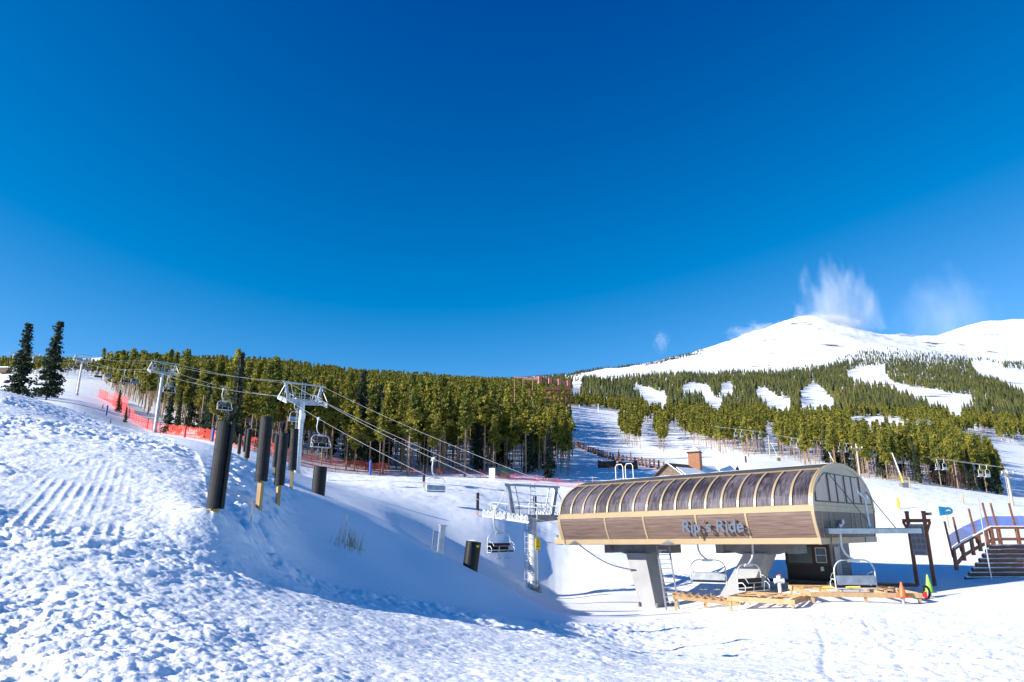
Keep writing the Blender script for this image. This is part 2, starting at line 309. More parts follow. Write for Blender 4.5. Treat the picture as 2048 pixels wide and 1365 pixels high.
def _ctl():
    q, v, e = [], [], []
    for px, L in TERR.items():
        for t in L:
            ee = row2e(t[1]) if len(t) == 2 else t[2]/t[0]
            q.append(px2q(px, ee)); v.append(math.log(t[0])); e.append(ee)
    return np.array(q), np.array(v), np.array(e)
_q, _v, _e = _ctl()
SQ, SV = 1/0.22, 1/0.42
def _ker(d2): return 0.5*d2*np.log(d2+1e-9)
_U = np.stack([_q*SQ, _v*SV], 1)
_n = len(_U)
_K = _ker(((_U[:, None]-_U[None])**2).sum(2)) + np.eye(_n)*0.004
_Pm = np.concatenate([np.ones((_n, 1)), _U], 1)
_A = np.block([[_K, _Pm], [_Pm.T, np.zeros((3, 3))]])
_w = np.linalg.solve(_A, np.concatenate([_e, np.zeros(3)]))
# coarse table of the elevation slope, then bilinear lookups
TQ = np.linspace(-2.0, 2.0, 401); TV = np.linspace(math.log(0.9), math.log(8000), 421)
def _eval(q, v):
    p = np.stack([q*SQ, v*SV], 1); out = np.empty(len(p))
    for i in range(0, len(p), 8000):
        c = p[i:i+8000]
        out[i:i+8000] = _ker(((c[:, None]-_U[None])**2).sum(2)) @ _w[:_n] + _w[_n] + c @ _w[_n+1:]
    return out
_g = np.meshgrid(TQ, TV)
TE = _eval(_g[0].ravel(), _g[1].ravel()).reshape(_g[0].shape)
def Eq(q, lv):
    q = np.clip(np.asarray(q, float), -1.999, 1.999); lv = np.clip(np.asarray(lv, float), TV[0], TV[-1]-1e-6)
    a = (q-TQ[0])/(TQ[1]-TQ[0]); b = (lv-TV[0])/(TV[1]-TV[0])
    i = a.astype(int); j = b.astype(int); fa = a-i; fb = b-j
    return (TE[j, i]*(1-fa)+TE[j, i+1]*fa)*(1-fb) + (TE[j+1, i]*(1-fa)+TE[j+1, i+1]*fa)*fb
def smooth_z(X, Y):
    X = np.asarray(X, float); Y = np.asarray(Y, float); return Eq(X/Y, np.log(Y))*Y
# value noise
def hash2(ix, iy, s):
    h = (ix.astype(np.int64)*374761393 + iy.astype(np.int64)*668265263 + s*1442695041) & 0xffffffff
    h = ((h ^ (h >> 13))*1274126177) & 0xffffffff
    h = ((h ^ (h >> 16))*2246822519) & 0xffffffff
    return ((h ^ (h >> 15)) & 0xffffff)/float(0xffffff)
def vnoise(x, y, s=0):
    ix = np.floor(x); iy = np.floor(y); fx = x-ix; fy = y-iy
    fx = fx*fx*(3-2*fx); fy = fy*fy*(3-2*fy)
    a = hash2(ix, iy, s); b = hash2(ix+1, iy, s); c = hash2(ix, iy+1, s); d = hash2(ix+1, iy+1, s)
    return (a*(1-fx)+b*fx)*(1-fy) + (c*(1-fx)+d*fx)*fy - 0.5
def fbm(x, y, o=4, s=0):
    r = 0; a = 1.0
    for k in range(o): r = r + a*vnoise(x*2**k + 17.3*k, y*2**k - 9.1*k, s+k); a *= 0.5
    return r
def lumps(x, y, cell, s, dens=0.8):
    """snow clods: one ellipsoid cap per cell, the highest one wins"""
    x = x + 0.5*cell*vnoise(x/cell*1.7, y/cell*1.7, s+91); y = y + 0.5*cell*vnoise(x/cell*1.7+31, y/cell*1.7, s+92)
    gx = np.floor(x/cell); gy = np.floor(y/cell); out = np.zeros_like(x)
    for dx in (-1, 0, 1):
        for dy in (-1, 0, 1):
            cx = gx+dx; cy = gy+dy
            px = (cx+hash2(cx, cy, s))*cell; py = (cy+hash2(cx, cy, s+1))*cell
            r = cell*(0.30+0.55*hash2(cx, cy, s+2)); on = hash2(cx, cy, s+3) < dens
            st = 0.75+0.6*hash2(cx, cy, s+4)
            d2 = ((x-px)*st)**2 + ((y-py)/st)**2
            h = np.where(on, np.minimum(np.sqrt(np.maximum(0, r*r-d2)), r*(0.45+0.4*hash2(cx, cy, s+5)) + ((x-px)*(hash2(cx, cy, s+6)-.5)+(y-py)*(hash2(cx, cy, s+7)-.5))*1.1), 0)*0.95; h = np.maximum(h, 0)
            out = np.maximum(out, h)
    return out
EPX = [-900, 0, 300, 425, 520, 600, 700, 800, 900, 1000, 1100, 1200, 1300, 1500, 1700, 2048, 3000]
EDY = [60, 60, 46, 15.5, 16, 17, 17.5, 18.5, 20.5, 23.5, 27.5, 31.5, 35, 34, 32, 31, 30]
def detail(X, Y):
    q = X/Y; px = CX + q*FPX/0.97
    ey = np.interp(px, EPX, EDY)
    m = np.clip((ey-Y)/(ey*0.05)+0.5, 0, 1)                    # 1 on the churned foreground
    left = np.maximum(np.clip((1500-px)/900, 0, 1), np.clip((15-Y)/5, 0, 0.75))
    far = np.clip(1.0-(Y-14)/45, 0.35, 1)
    patch = np.clip(fbm(X*0.22+3, Y*0.22, 3, 5)*1.4+0.85, 0.42, 1.25)
    amp = m*(0.55+0.45*left)*patch
    # groomer tracks
    tx = (X+7.3)+0.54*(Y-11.5); tm = np.exp(-(tx/1.05)**6)*np.clip((Y-10.8)/0.8, 0, 1)*np.clip((20-Y)/3, 0, 1)
    amp = amp*np.interp(Y, [8, 14, 30, 45], [0.62, 0.92, 1.35, 0.8]); amp2 = amp*(1-0.6*tm)
    d = lumps(X, Y, 0.75, 11, 0.35)*0.15*amp2*far
    d = d + lumps(X, Y, 0.32, 21, 0.6)*0.22*amp2*far
    d = d + lumps(X+d, Y, 0.15, 31, 0.8)*0.36*amp2
    near = np.clip((16-Y)/6, 0, 1)
    d = d + (lumps(X, Y, 0.07, 41, 0.8)*0.50 + lumps(X, Y, 0.036, 42, 0.7)*0.5*np.clip((10-Y)/3, 0, 1))*amp2*near
    d = d + 0.09*fbm(X*0.9, Y*0.9, 4, 51)*amp + 0.05*fbm(X*4, Y*4, 5, 61)*amp2 + 0.012*fbm(X*19, Y*19, 2, 66)*amp2*near
    d = d + tm*m*0.019*(0.5+0.5*np.sin(tx*2*math.pi/0.215+0.35*vnoise(X*2, Y*2, 78)))**2.5*1.7*(0.6+0.4*np.sin(Y*2*math.pi/0.17))*np.clip(0.6+2.2*vnoise(X*1.6, Y*1.1, 77), 0.1, 1.2)
    # ski and machine tracks on the right foreground
    for k, (x0, y0, x1, y1, wd, dp) in enumerate([(3.5, 8, 12.5, 30, .08, .03), (4.6, 8, 14.5, 30, .08, .03), (9, 12, 24, 25, .16, .04), (2, 20, 26, 25.5, .3, .05), (-1, 16, 9, 13, .35, .07)]):
        L = math.hypot(x1-x0, y1-y0); ux, uy = (x1-x0)/L, (y1-y0)/L
        s_ = (X-x0)*ux+(Y-y0)*uy; c_ = (X-x0)*uy-(Y-y0)*ux + 0.08*np.sin(s_*0.3+k)
        d = d - dp*np.exp(-(c_/wd)**2)*np.clip(s_, 0, 1)*np.clip(L-s_, 0, 1)*m
    # churned rim where the plateau breaks to the gully bank
    rim = np.exp(-((Y-ey*0.97)/(ey*0.05))**2)*np.clip((1250-px)/300, 0, 1)*np.clip((px-380)/60, 0, 1)
    d = d + rim*0.10*(0.6+fbm(X*1.3, Y*1.3, 3, 71))
    # berm spill around the padded posts
    rim2 = np.exp(-(((px-500)/70)**2))*np.clip((Y-14)/3, 0, 1)*np.clip((46-Y)/10, 0, 1)
    d = d + rim2*(lumps(X, Y, 0.6, 81, 0.5)*0.5 + lumps(X, Y, 0.25, 82, 0.6)*0.5)
    # smooth wind-packed bank and the snowfield beyond
    o = (1-m)*np.clip((Y-12)/10, 0, 1)*np.clip((160-Y)/60, 0, 1)
    d = d + o*(0.10*fbm(X*0.18, Y*0.18, 3, 101) + 0.03*fbm(X*1.1, Y*1.1, 3, 111)*np.clip((Y-50)/15, 0.15, 1.4))
    d = d + o*np.clip((Y-62)/12, 0, 1)*(lumps(X, Y, 1.1, 121, 0.35)*0.10 + 0.22*np.maximum(0, vnoise(X*.05, Y*.25, 123)))
    # big relief far away
    fr = np.clip((Y-160)/300, 0, 1)
    d = d + fr*np.minimum(Y, 2600)*0.006*fbm(X/(120), Y/(120), 5, 131) - np.clip((Y-1800)/800, 0, 1)*26*np.abs(fbm(X/260+0.3*Y/260, Y/700, 4, 141))
    return d
def ground(X, Y): return smooth_z(X, Y) + detail(np.asarray(X, float), np.asarray(Y, float))
def zat(X, Y): return float(ground(np.array([X]), np.array([Y]))[0])
def G(px, Y):
    """the ground point seen in photo column px at depth Y"""
    e = 0.0
    for _ in range(6):
        q = px2q(px, e); e = float(Eq(np.array([q]), np.array([math.log(Y)]))[0])
    X = q*Y; return Vector((X, Y, zat(X, Y)))
def row_of(X, Y, Z):
    d = Y*CT+Z*ST; u = Z*CT-Y*ST
    return CX+FPX*X/d, CY-FPX*u/d
def build_terrain():
    qf = np.arange(-0.80, 0.8001, 0.0022)
    qs = np.concatenate([np.linspace(-1.95, -0.81, 60), qf, np.linspace(0.81, 1.95, 60)])
    lv = np.concatenate([np.linspace(math.log(1.2), math.log(4.2), 60, endpoint=False), np.arange(math.log(4.2), math.log(34), 0.0042), np.arange(math.log(34), math.log(44), 0.006),
                         np.arange(math.log(44), math.log(150), 0.010), np.arange(math.log(150), math.log(7800), 0.018)])
    Q, V = np.meshgrid(qs, lv); Y = np.exp(V); X = Q*Y
    Z = ground(X.ravel(), Y.ravel()).reshape(X.shape)
    nq = len(qs)
    def sheet(name, j0, j1, m, label):
        P = np.stack([X[j0:j1], Y[j0:j1], Z[j0:j1]], -1).reshape(-1, 3); nr = j1-j0
        a = (np.arange(nr-1)[:, None]*nq + np.arange(nq-1)[None]).ravel()
        F = np.stack([a, a+1, a+1+nq, a+nq], 1)
        o = link(name, arrmesh(name, P, F, [M[m]], smooth=True)); tag(o, label, 'ground', kind='structure'); return o
    j1 = int(np.searchsorted(lv, math.log(150))); j2 = int(np.searchsorted(lv, math.log(620)))
    sheet('snow_ground', 0, j1+1, 'snow', 'churned and wind-packed snow around the lift station')
    sheet('ski_hill', j1, j2+1, 'snow', 'snowy hillside under the pine forest')
    sheet('mountain', j2, len(lv), 'snow_far', 'snow-covered mountain with bare white summits')
build_terrain()
# ------------------------------------------------------------------ trees
def in_poly(px, py, poly):
    ins = np.zeros(len(px), bool); n = len(poly)
    for i in range(n):
        x0, y0 = poly[i]; x1, y1 = poly[(i+1) % n]
        c = ((y0 > py) != (y1 > py)) & (px < (x1-x0)*(py-y0)/(y1-y0+1e-9)+x0)
        ins ^= c
    return ins
def rand_tris(cent, size, g, flat=0.0):
    """one small randomly turned triangle round each centre"""
    n = len(cent); a = g.normal(size=(n, 3)); a /= np.linalg.norm(a, axis=1)[:, None]+1e-9
    b = g.normal(size=(n, 3)); b[:, 2] *= (1-flat); b -= a*(a*b).sum(1)[:, None]; b /= np.linalg.norm(b, axis=1)[:, None]+1e-9
    s = (size*(0.6+0.8*g.random(n)))[:, None]
    V = np.stack([cent+a*s, cent-a*s*0.55+b*s*0.8, cent-a*s*0.45-b*s*0.8], 1).reshape(-1, 3)
    return V, np.arange(3*n).reshape(-1, 3)
def pine_crown(g, H, c0, Rr, nb, per, size, spruce=False):
    cs = []
    lean = g.normal(0, 0.02*H, 2)
    for k in range(nb):
        t = (k+g.random())/nb
        if spruce: rad = Rr*(1-t)**0.9*(0.75+0.4*g.random())
        else: rad = Rr*min(1.0, (1.03-t)*1.22)**1.05*(0.30+1.0*g.random())*min(1, 0.55+t*2.2)
        z = H*(c0+(1-c0)*t); az = g.random()*6.283
        m = max(1, int(1+2.5*rad/Rr*1.4))
        for j in range(m):
            rr = rad*(j+0.7)/m
            zz = z + (-0.28*rr if spruce else 0.12*rr)
            c = np.array([math.cos(az)*rr+lean[0]*t, math.sin(az)*rr+lean[1]*t, zz])
            q = g.normal(size=(per, 3))*np.array([0.30, 0.30, 0.20])*(0.5+0.35*Rr*(0.4 if spruce else 0.55))
            cs.append(c+q)
    tip = np.stack([np.zeros(8), np.zeros(8), H*(0.955+0.05*np.linspace(0, 1, 8))], 1)+g.normal(size=(8, 3))*0.06; tip[:, 0] += lean[0]; tip[:, 1] += lean[1]
    cs.append(tip)
    c = np.concatenate(cs); return rand_tris(c, np.full(len(c), size), g)
def trunk_mesh(H, r, n=6, lean=(0, 0)):
    hs = [-0.6, 0.0, 0.5*H, 0.97*H]; rs = [r*1.1, r, r*0.7, r*0.12]; V = []; F = []
    for z, q in zip(hs, rs):
        V += [(math.cos(6.283*j/n)*q, math.sin(6.283*j/n)*q, z) for j in range(n)]
    for i in range(3):
        for j in range(n):
            a, b, c, d = i*n+j, i*n+(j+1) % n, (i+1)*n+(j+1) % n, (i+1)*n+j; F += [(a, b, c), (a, c, d)]
    return np.array(V), np.array(F)
def dead_branches(g, H, c0, n):
    cs = []; V = []; F = []
    for k in range(n):
        z = H*(0.12+g.random()*(c0)); az = g.random()*6.283; L = 0.4+g.random()*0.9
        a = np.array([0, 0, z]); d = np.array([math.cos(az)*L, math.sin(az)*L, -0.1*L]); i = len(V)
        V += [a, a+d, a+np.array([0, 0, 0.05])]; F.append((i, i+1, i+2))
    return np.array(V), np.array(F)
def merge(parts):
    V = []; F = []; mi = []; b = 0
    for v, f, m in parts:
        V.append(v); F.append(f+b); mi.append(np.full(len(f), m)); b += len(v)
    return np.concatenate(V), np.concatenate(F), np.concatenate(mi)
H0 = 16.0
g0 = np.random.default_rng(3)
PINES = []   # near variants (crown, trunk+dead branches)
for k in range(9):
    c0 = [0.47, 0.56, 0.44, 0.52, 0.60, 0.48, 0.40, 0.54, 0.34][k]
    cv, cf = pine_crown(g0, H0, c0, [1.7, 1.5, 1.9, 1.6, 1.35, 2.0, 1.8, 1.45, 2.1][k], 86, 13, 0.26)
    PINES.append(((cv, cf), merge([(*trunk_mesh(H0, 0.15), 0), (*dead_branches(g0, H0, c0, 26), 0)])[:2]))
SPR = []
for k in range(3):
    cv, cf = pine_crown(g0, H0, 0.06, [2.3, 2.0, 2.6][k], 130, 9, 0.28, True)
    SPR.append(((cv, cf), trunk_mesh(H0, 0.18)))
MID = []
for k in range(6):
    c0 = [0.35, 0.45, 0.3, 0.4, 0.5, 0.38][k]
    cv, cf = pine_crown(g0, H0, c0, [1.7, 1.5, 1.9, 1.6, 1.5, 1.9][k], 34, 4, 0.62)
    MID.append(merge([(cv, cf, 0), (*trunk_mesh(H0, 0.14, 4), 1)]))
def far_tree(g, H, Rr):
    V = []; F = []; n = 6
    for (z0, z1, r) in ((0.12, 0.62, 1.0), (0.38, 0.84, 0.78), (0.62, 1.0, 0.5)):
        i = len(V); V.append((g.normal()*0.1, g.normal()*0.1, H*z1))
        for j in range(n):
            a = 6.283*(j+0.4*g.random())/n; q = Rr*r*(0.6+0.7*g.random()); V.append((math.cos(a)*q, math.sin(a)*q, H*(z0+0.07*g.random())))
        F += [(i, i+1+j, i+1+(j+1) % n) for j in range(n)]
    return np.array(V), np.array(F), np.zeros(len(F), int)
FAR = [far_tree(g0, H0, rr) for rr in (2.0, 2.3, 1.8, 2.1, 2.5, 1.9)]

RUNS = [
 [(1259,767),(1274,772),(1299,777),(1317,786),(1330,784),(1334,797),(1344,809),(1299,807),(1284,789),(1269,779)],
 [(1364,774),(1376,769),(1409,769),(1424,782),(1426,797),(1446,797),(1446,817),(1424,814),(1414,799),(1406,784),(1386,782),(1367,790)],
 [(1441,769),(1461,766),(1471,774),(1459,789),(1449,797),(1444,789)],
 [(1509,777),(1533,779),(1548,792),(1581,799),(1588,814),(1561,819),(1543,812),(1523,794)],
 [(1600,784),(1617,774),(1625,762),(1635,772),(1655,789),(1680,812),(1635,814),(1600,814)],
 [(1560,794),(1575,797),(1590,814),(1560,819)],
 [(1690,749),(1714,737),(1769,732),(1772,752),(1789,767),(1822,774),(1859,779),(1894,787),(1934,792),(1956,802),(1929,814),(1926,829),(1909,829),(1904,819),(1894,812),(1866,809),(1846,797),(1822,784),(1797,777),(1772,766),(1734,764)],
 [(1941,727),(1969,722),(2001,727),(2008,737),(2110,747),(2110,800),(2023,769),(1993,754),(1969,749),(1951,739)],
 [(1700,844),(1722,839),(1759,839),(1809,852),(1841,867),(1859,877),(1809,874),(1774,864),(1754,866),(1734,879),(1709,866)],
 [(1916,877),(1959,867),(1988,869),(2003,884),(2120,894),(2120,1010),(2018,1010),(1996,960),(1983,925),(1959,905),(1944,897),(1919,884)],
 [(1133,822),(1182,820),(1247,832),(1238,852),(1240,889),(1275,900),(1250,910),(1133,915)],
 [(1142,766),(1166,764),(1160,784),(1146,790)],
 [(1280,850),(1305,846),(1318,868),(1300,884),(1288,876)],
 [(1334,862),(1357,858),(1372,880),(1400,894),(1445,908),(1332,910)],
 [(1529,858),(1552,860),(1560,925),(1532,925)],
 [(1190,752),(1230,748),(1250,752),(1230,754),(1192,756)],
]
# lower limit of the tree bases (open ground below), and the timberline, as (column, row) lines
LOWX = [-900, 0, 190, 215, 260, 300, 360, 430, 520, 560, 640, 700, 740, 800, 900, 980, 1060, 1100, 1141, 1142, 1240, 1290, 1340, 1341, 1400, 1480, 1560, 1600, 1700, 1750, 1800, 1850, 1900, 1960, 2012, 2013, 2600]
LOWR = [742, 746, 752, 775, 806, 836, 862, 885, 905, 910, 928, 940, 947, 950, 951, 950, 950, 958, 955, 830, 892, 897, 903, 890, 903, 908, 915, 930, 950, 958, 964, 970, 980, 992, 998, 885, 880]
TIMX = [-900, 1000, 1120, 1130, 1262, 1324, 1374, 1424, 1474, 1548, 1586, 1645, 1709, 1734, 1784, 1859, 1934, 1983, 2048, 2600]
TIMR = [0, 0, 0, 758, 757, 752, 749, 748, 744, 744, 740, 731, 708, 695, 700, 707, 714, 721, 724, 724]
RIDGE = [(1135,765,10),(1400,704,5)]
def place_trees():
    out = []
    def cand(n, Y0, Y1, px0, px1, power=0.0):
        # uniform in column and log depth
        px = rng.random(n)*(px1-px0)+px0; lv = rng.random(n)*(math.log(Y1)-math.log(Y0))+math.log(Y0); Y = np.exp(lv)
        e = np.zeros(n)
        for _ in range(5):
            q = (px-CX)/FPX*(CT+e*ST); e = Eq(q, lv)
        X = q*Y; Z = smooth_z(X, Y); d = Y*CT+Z*ST; row = CY-FPX*(Z*CT-Y*ST)/d
        return X, Y, Z, px, row
    def filt(X, Y, Z, px, row, H=14.0):
        low = np.interp(px, LOWX, LOWR) + 4*np.sin(px*0.11)
        tim = np.interp(px, TIMX, TIMR)
        ok = (row < low) & (row > tim)
        hp = H*FPX/Y; px = px+5*fbm(px/9, row/5, 2, 3)+3*vnoise(px, row, 4); row = row+3.5*fbm(px/14, row/6, 2, 5)
        for r in RUNS: ok &= ~in_poly(px, row, r) & ~(in_poly(px, row-0.4*hp, r) & (Y > 210)) & ~(in_poly(px, row-0.8*hp, r) & (Y > 260))
        return ok
    # near stand, left and centre
    X, Y, Z, px, row = cand(8000, 105, 420, 190, 1200)
    ok = filt(X, Y, Z, px, row) & ~((px > 1141)) 
    nearp = [(X[i], Y[i], Z[i], px[i], row[i], 0) for i in np.where(ok)[0]]
    # blue-noise thinning in world space
    def thin(L, dist):
        grid = {}; keep = []
        for p in L:
            c = (int(p[0]//dist), int(p[1]//dist)); bad = False
            for dx in (-1, 0, 1):
                for dy in (-1, 0, 1):
                    for o in grid.get((c[0]+dx, c[1]+dy), ()):
                        if (o[0]-p[0])**2+(o[1]-p[1])**2 < dist*dist: bad = True; break
                    if bad: break
                if bad: break
            if not bad: grid.setdefault(c, []).append(p); keep.append(p)
        return keep
    nearp = thin(nearp, 3.0)
    X, Y, Z, px, row = cand(14000, 150, 620, 1141, 2080)
    ok = filt(X, Y, Z, px, row); rightp = [(X[i], Y[i], Z[i], px[i], row[i], 0) for i in np.where(ok)[0]]
    # the stand right of the red fence that steps down the open slope
    rightp = thin(rightp, 3.0)
    X, Y, Z, px, row = cand(9000, 300, 1100, -60, 1141)
    ok = filt(X, Y, Z, px, row); midp = [(X[i], Y[i], Z[i], px[i], row[i], 1) for i in np.where(ok)[0]]
    midp = thin(midp, 4.0)
    X, Y, Z, px, row = cand(60000, 600, 3300, 980, 2200)
    vis = filt(X, Y, Z, px, row)
    # sparse near the timberline
    tim = np.interp(px, TIMX, TIMR); keep = rng.random(len(px)) < np.clip((row-tim)/22, 0.12, 1)*(0.55+0.9*(fbm(X/90, Y/90, 3, 9)+0.5))
    keep &= (fbm(X/55, Y/110, 3, 19) > -0.30) | (rng.random(len(px)) < 0.25)
    ok = vis & keep; farp = [(X[i], Y[i], Z[i], px[i], row[i], 2) for i in np.where(ok)[0]]
    farp = thin(farp, 6.0)
    # line of firs along the skyline of the right shoulder
    n = 700; px = rng.random(n)*275+1132; 
    for p_ in px:
        yy = 2400+(p_-1132)/275*520 - rng.random()*140; g_ = G(p_, yy); farp.append((g_.x, g_.y, g_.z, p_, row_of(g_.x, g_.y, g_.z)[1], 2))
    return nearp, rightp, midp, farp
def instance(parts, protos, P, hts, g, widen=None):
    """append copies of prototype arrays at positions P"""
    n = len(P); kinds = g.integers(0, len(protos), n); out = []
    for k, (v, f, m) in enumerate(protos):
        idx = np.where(kinds == k)[0]
        if not len(idx): continue
        a = g.random(len(idx))*6.283; s = hts[idx]/H0; ws = s*(0.8+0.4*g.random(len(idx)))*(1 if widen is None else widen)
        ca, sa = np.cos(a)*ws, np.sin(a)*ws
        x = v[None, :, 0]*ca[:, None]-v[None, :, 1]*sa[:, None]+P[idx, 0][:, None]
        y = v[None, :, 0]*sa[:, None]+v[None, :, 1]*ca[:, None]+P[idx, 1][:, None]
        z = v[None, :, 2]*s[:, None]+P[idx, 2][:, None]
        VV = np.stack([x, y, z], -1).reshape(-1, 3)
        FF = (f[None]+(np.arange(len(idx))*len(v))[:, None, None]).reshape(-1, 3)
        parts.append((VV, FF, np.tile(m, len(idx))))
def merge2(parts):
    V = []; F = []; mi = []; b = 0
    for v, f, m in parts:
        V.append(v); F.append(f+b); mi.append(m); b += len(v)
    return np.concatenate(V), np.concatenate(F), np.concatenate(mi)
def near_height(px, Y):
    h = float(np.interp(px, [190, 330, 430, 600, 760, 900, 1000, 1060, 1141], [20, 19, 15.5, 16.5, 17.5, 17, 16.5, 15.5, 15.0]))
    return h*(0.62+0.50*rng.random()**1.2)
def build_forest():
    nearp, rightp, midp, farp = place_trees()
    rec = []
    for p in nearp:
        h = near_height(p[3], p[1]); rec.append((h/p[1], p, h, 'left'))
    for p in rightp:
        h = (9.5+5.0*rng.random())*(1.0 if p[1] < 260 else 0.95); rec.append((h/p[1], p, h, 'right'))
    rec.sort(key=lambda r: -r[0])
    vis = [r for r in rec if r[3] == 'left' and r[1][1] < 172][:205] 
    vr = [r for r in rec if r[3] == 'right'][:90]
    chosen = vis + vr; ids = set(id(r) for r in chosen); rest = [r for r in rec if id(r) not in ids]
    cm = []; tm = []; 
    for k, ((cv, cf), (tv, tf)) in enumerate(PINES):
        cm.append(arrmesh('pine_crown', cv, cf, [M['pine']])); tm.append(arrmesh('pine_trunk', tv, tf, [M['bark']]))
    sm_ = [(arrmesh('spruce_crown', cv*np.array([.85, .85, 1]), cf, [M['spruce']]), arrmesh('spruce_trunk', tv, tf, [M['bark']])) for (cv, cf), (tv, tf) in SPR]
    for (s, p, h, side) in chosen:
        if rng.random() < (0.20 if side == 'left' else 0.24):
            lab = ('dark narrow spruce growing among the olive pines of the dense stand' if side == 'left' else 'dark pointed spruce growing among the pines behind the lift station')
            t = thing('spruce_tree', lab, 'spruce tree', (p[0], p[1], zat(p[0], p[1])), rng.random()*6.28, 'spruces among the pines of the dense stand' if side == 'left' else 'spruces among the pines behind the station')
            sc = h*(0.60+0.48*rng.random())/H0; t.scale = (sc, sc, sc); cr_, tr_ = sm_[int(rng.integers(0, 3))]; link('crown', cr_, t); link('trunk', tr_, t); continue
        k = int(rng.integers(0, 9)) if side == 'left' else int(rng.choice([2, 5, 6, 8, 0]))
        z = zat(p[0], p[1])
        if side == 'left' and p[3] < 560: lab = 'tall pine of the left part of the stand, uphill behind the red netting'; gr = 'pines at the left end of the dense stand'
        elif side == 'left' and p[3] < 860: lab = 'olive green pine with bare trunk in the middle of the dense stand'; gr = 'pines in the middle of the dense stand'
        elif side == 'left': lab = 'slender pine with thin bare trunk at the right end of the dense stand'; gr = 'pines at the right end of the dense stand'
        elif p[3] < 1345: lab = 'pine in the small clump on the open slope above the coaster track'; gr = 'pines of the small clump on the open slope'
        elif p[3] < 1560: lab = 'pine at the forest edge above the small shingled roofs'; gr = 'pines above the shingled roofs'
        else: lab = 'pine with orange trunk at the forest edge behind the lift station roof'; gr = 'pines behind the lift station'
        t = thing('pine_tree', lab, 'pine tree', (p[0], p[1], z), rng.random()*6.28, gr)
        sc = h/H0; ws = sc*(0.85+0.35*rng.random())*(1.0 if side == 'left' else 0.85); t.scale = (ws, ws, sc)
        link('crown', cm[k], t); link('trunk', tm[k], t)
    # everything further back: one mass
    g = np.random.default_rng(5); parts = []
    P = np.array([(r[1][0], r[1][1], r[1][2]-0.2) for r in rest if r[1][1] < 330]); Hs = np.array([r[2] for r in rest if r[1][1] < 330])
    NEARM = [merge([(cv, cf, 0), (tv, tf, 1)]) for (cv, cf), (tv, tf) in PINES]
    # near trees behind the front rows keep full detail only when close
    dist = P[:, 1]; c = dist < 165
    lite = []
    for (v, f, m) in NEARM[:6]:
        nt_ = (m == 0).sum(); keep = np.concatenate([np.arange(0, nt_, 3), np.where(m == 1)[0]])
        vv = v.copy(); ff = f[keep]
        for t3 in ff[:len(range(0, nt_, 3))]:
            ce = vv[t3].mean(0); vv[t3] = ce+(vv[t3]-ce)*1.65
        lite.append((vv, ff, m[keep]))
    if c.any(): instance(parts, NEARM, P[c], Hs[c], g)
    ex = []   # trees just outside the left of the picture, whose shadows streak across the snow
    for px_, Y_ in zip(np.linspace(-440, -75, 26), [170, 215, 190, 240, 182, 205, 228]*4): q_ = G(px_+g.random()*18, Y_); ex.append((q_.x, q_.y, q_.z-0.3))
    instance(parts, NEARM, np.array(ex), 17+5*g.random(len(ex)), g)
    instance(parts, lite, P[~c], Hs[~c], g)
    P = np.array([(r[1][0], r[1][1], r[1][2]-0.2) for r in rest if r[1][1] >= 330]); Hs = np.array([r[2] for r in rest if r[1][1] >= 330])
    if len(P): instance(parts, MID, P, Hs, g, 1.1)
    P = np.array([(p[0], p[1], p[2]-0.3) for p in midp]); instance(parts, MID, P, (12+6*g.random(len(P)))*np.interp(np.array([p[3] for p in midp]), [0, 190, 300], [0.62, 0.66, 1.0]), g, 1.1)
    V, F, mi = merge2(parts)
    o = link('pine_forest', arrmesh('pine_forest', V, F, [M['pine'], M['bark']], mi))
    tag(o, 'olive green pine forest massed behind the front rows of trees', 'forest', kind='stuff')
    parts = []; P = np.array([(p[0], p[1], p[2]-1.0) for p in farp]); Hs = np.where(P[:, 1] > 2000, 12, 15)*(0.7+0.6*g.random(len(P)))
    dk = g.random(len(P)) < np.clip((P[:, 1]-1100)/1500, 0.12, 0.85)
    instance(parts, FAR, P[~dk], Hs[~dk], g, 1.0); instance(parts, [(v, f, m+1) for v, f, m in FAR], P[dk], Hs[dk], g, 1.0)
    V, F, mi = merge2(parts)
    o = link('mountain_forest', arrmesh('mountain_forest', V, F, [M['pine_far'], M['spruce_far']], mi))
    tag(o, 'far conifer forest on the mountain between the white ski runs', 'forest', kind='stuff')
    print('TREES', len(chosen), len(rest), len(midp), len(farp), len(V))
build_forest()
def spruce(px, Y, H, k, label, group=None, ws=1.0, snowy=False):
    b = G(px, Y); t = thing('spruce_tree', label, 'spruce tree', b, px, group)
    (cv, cf), (tv, tf) = SPR[k]
    s = H/H0
    link('crown', arrmesh('spruce_crown', cv*np.array([s*ws, s*ws, s]), cf, [M['spruce']]), t)
    link('trunk', arrmesh('spruce_trunk', tv*np.array([s, s, s]), tf, [M['bark']]), t)
    return t
spruce(34, 175, 20.0, 0, 'tall dark narrow spruce beyond the snow crest at the far left edge', ws=1.3)
spruce(92, 170, 20.5, 1, 'tall ragged spruce with open top, second from the left edge', ws=1.3)
for i, (px, Y, H, k, ws) in enumerate([(333, 142, 11, 0, .9), (455, 118, 9.5, 2, 1.15), (520, 119, 8, 1, .9), (352, 140, 9, 1, .8)]):
    spruce(px, Y, H, k, ['dark spruce at the forest edge beside the second lift tower', 'broad dark spruce at the forest edge left of the double lift chairs', 'small dark spruce just behind the tallest black posts', 'slim dark spruce right of the second lift tower'][i], ws=ws)
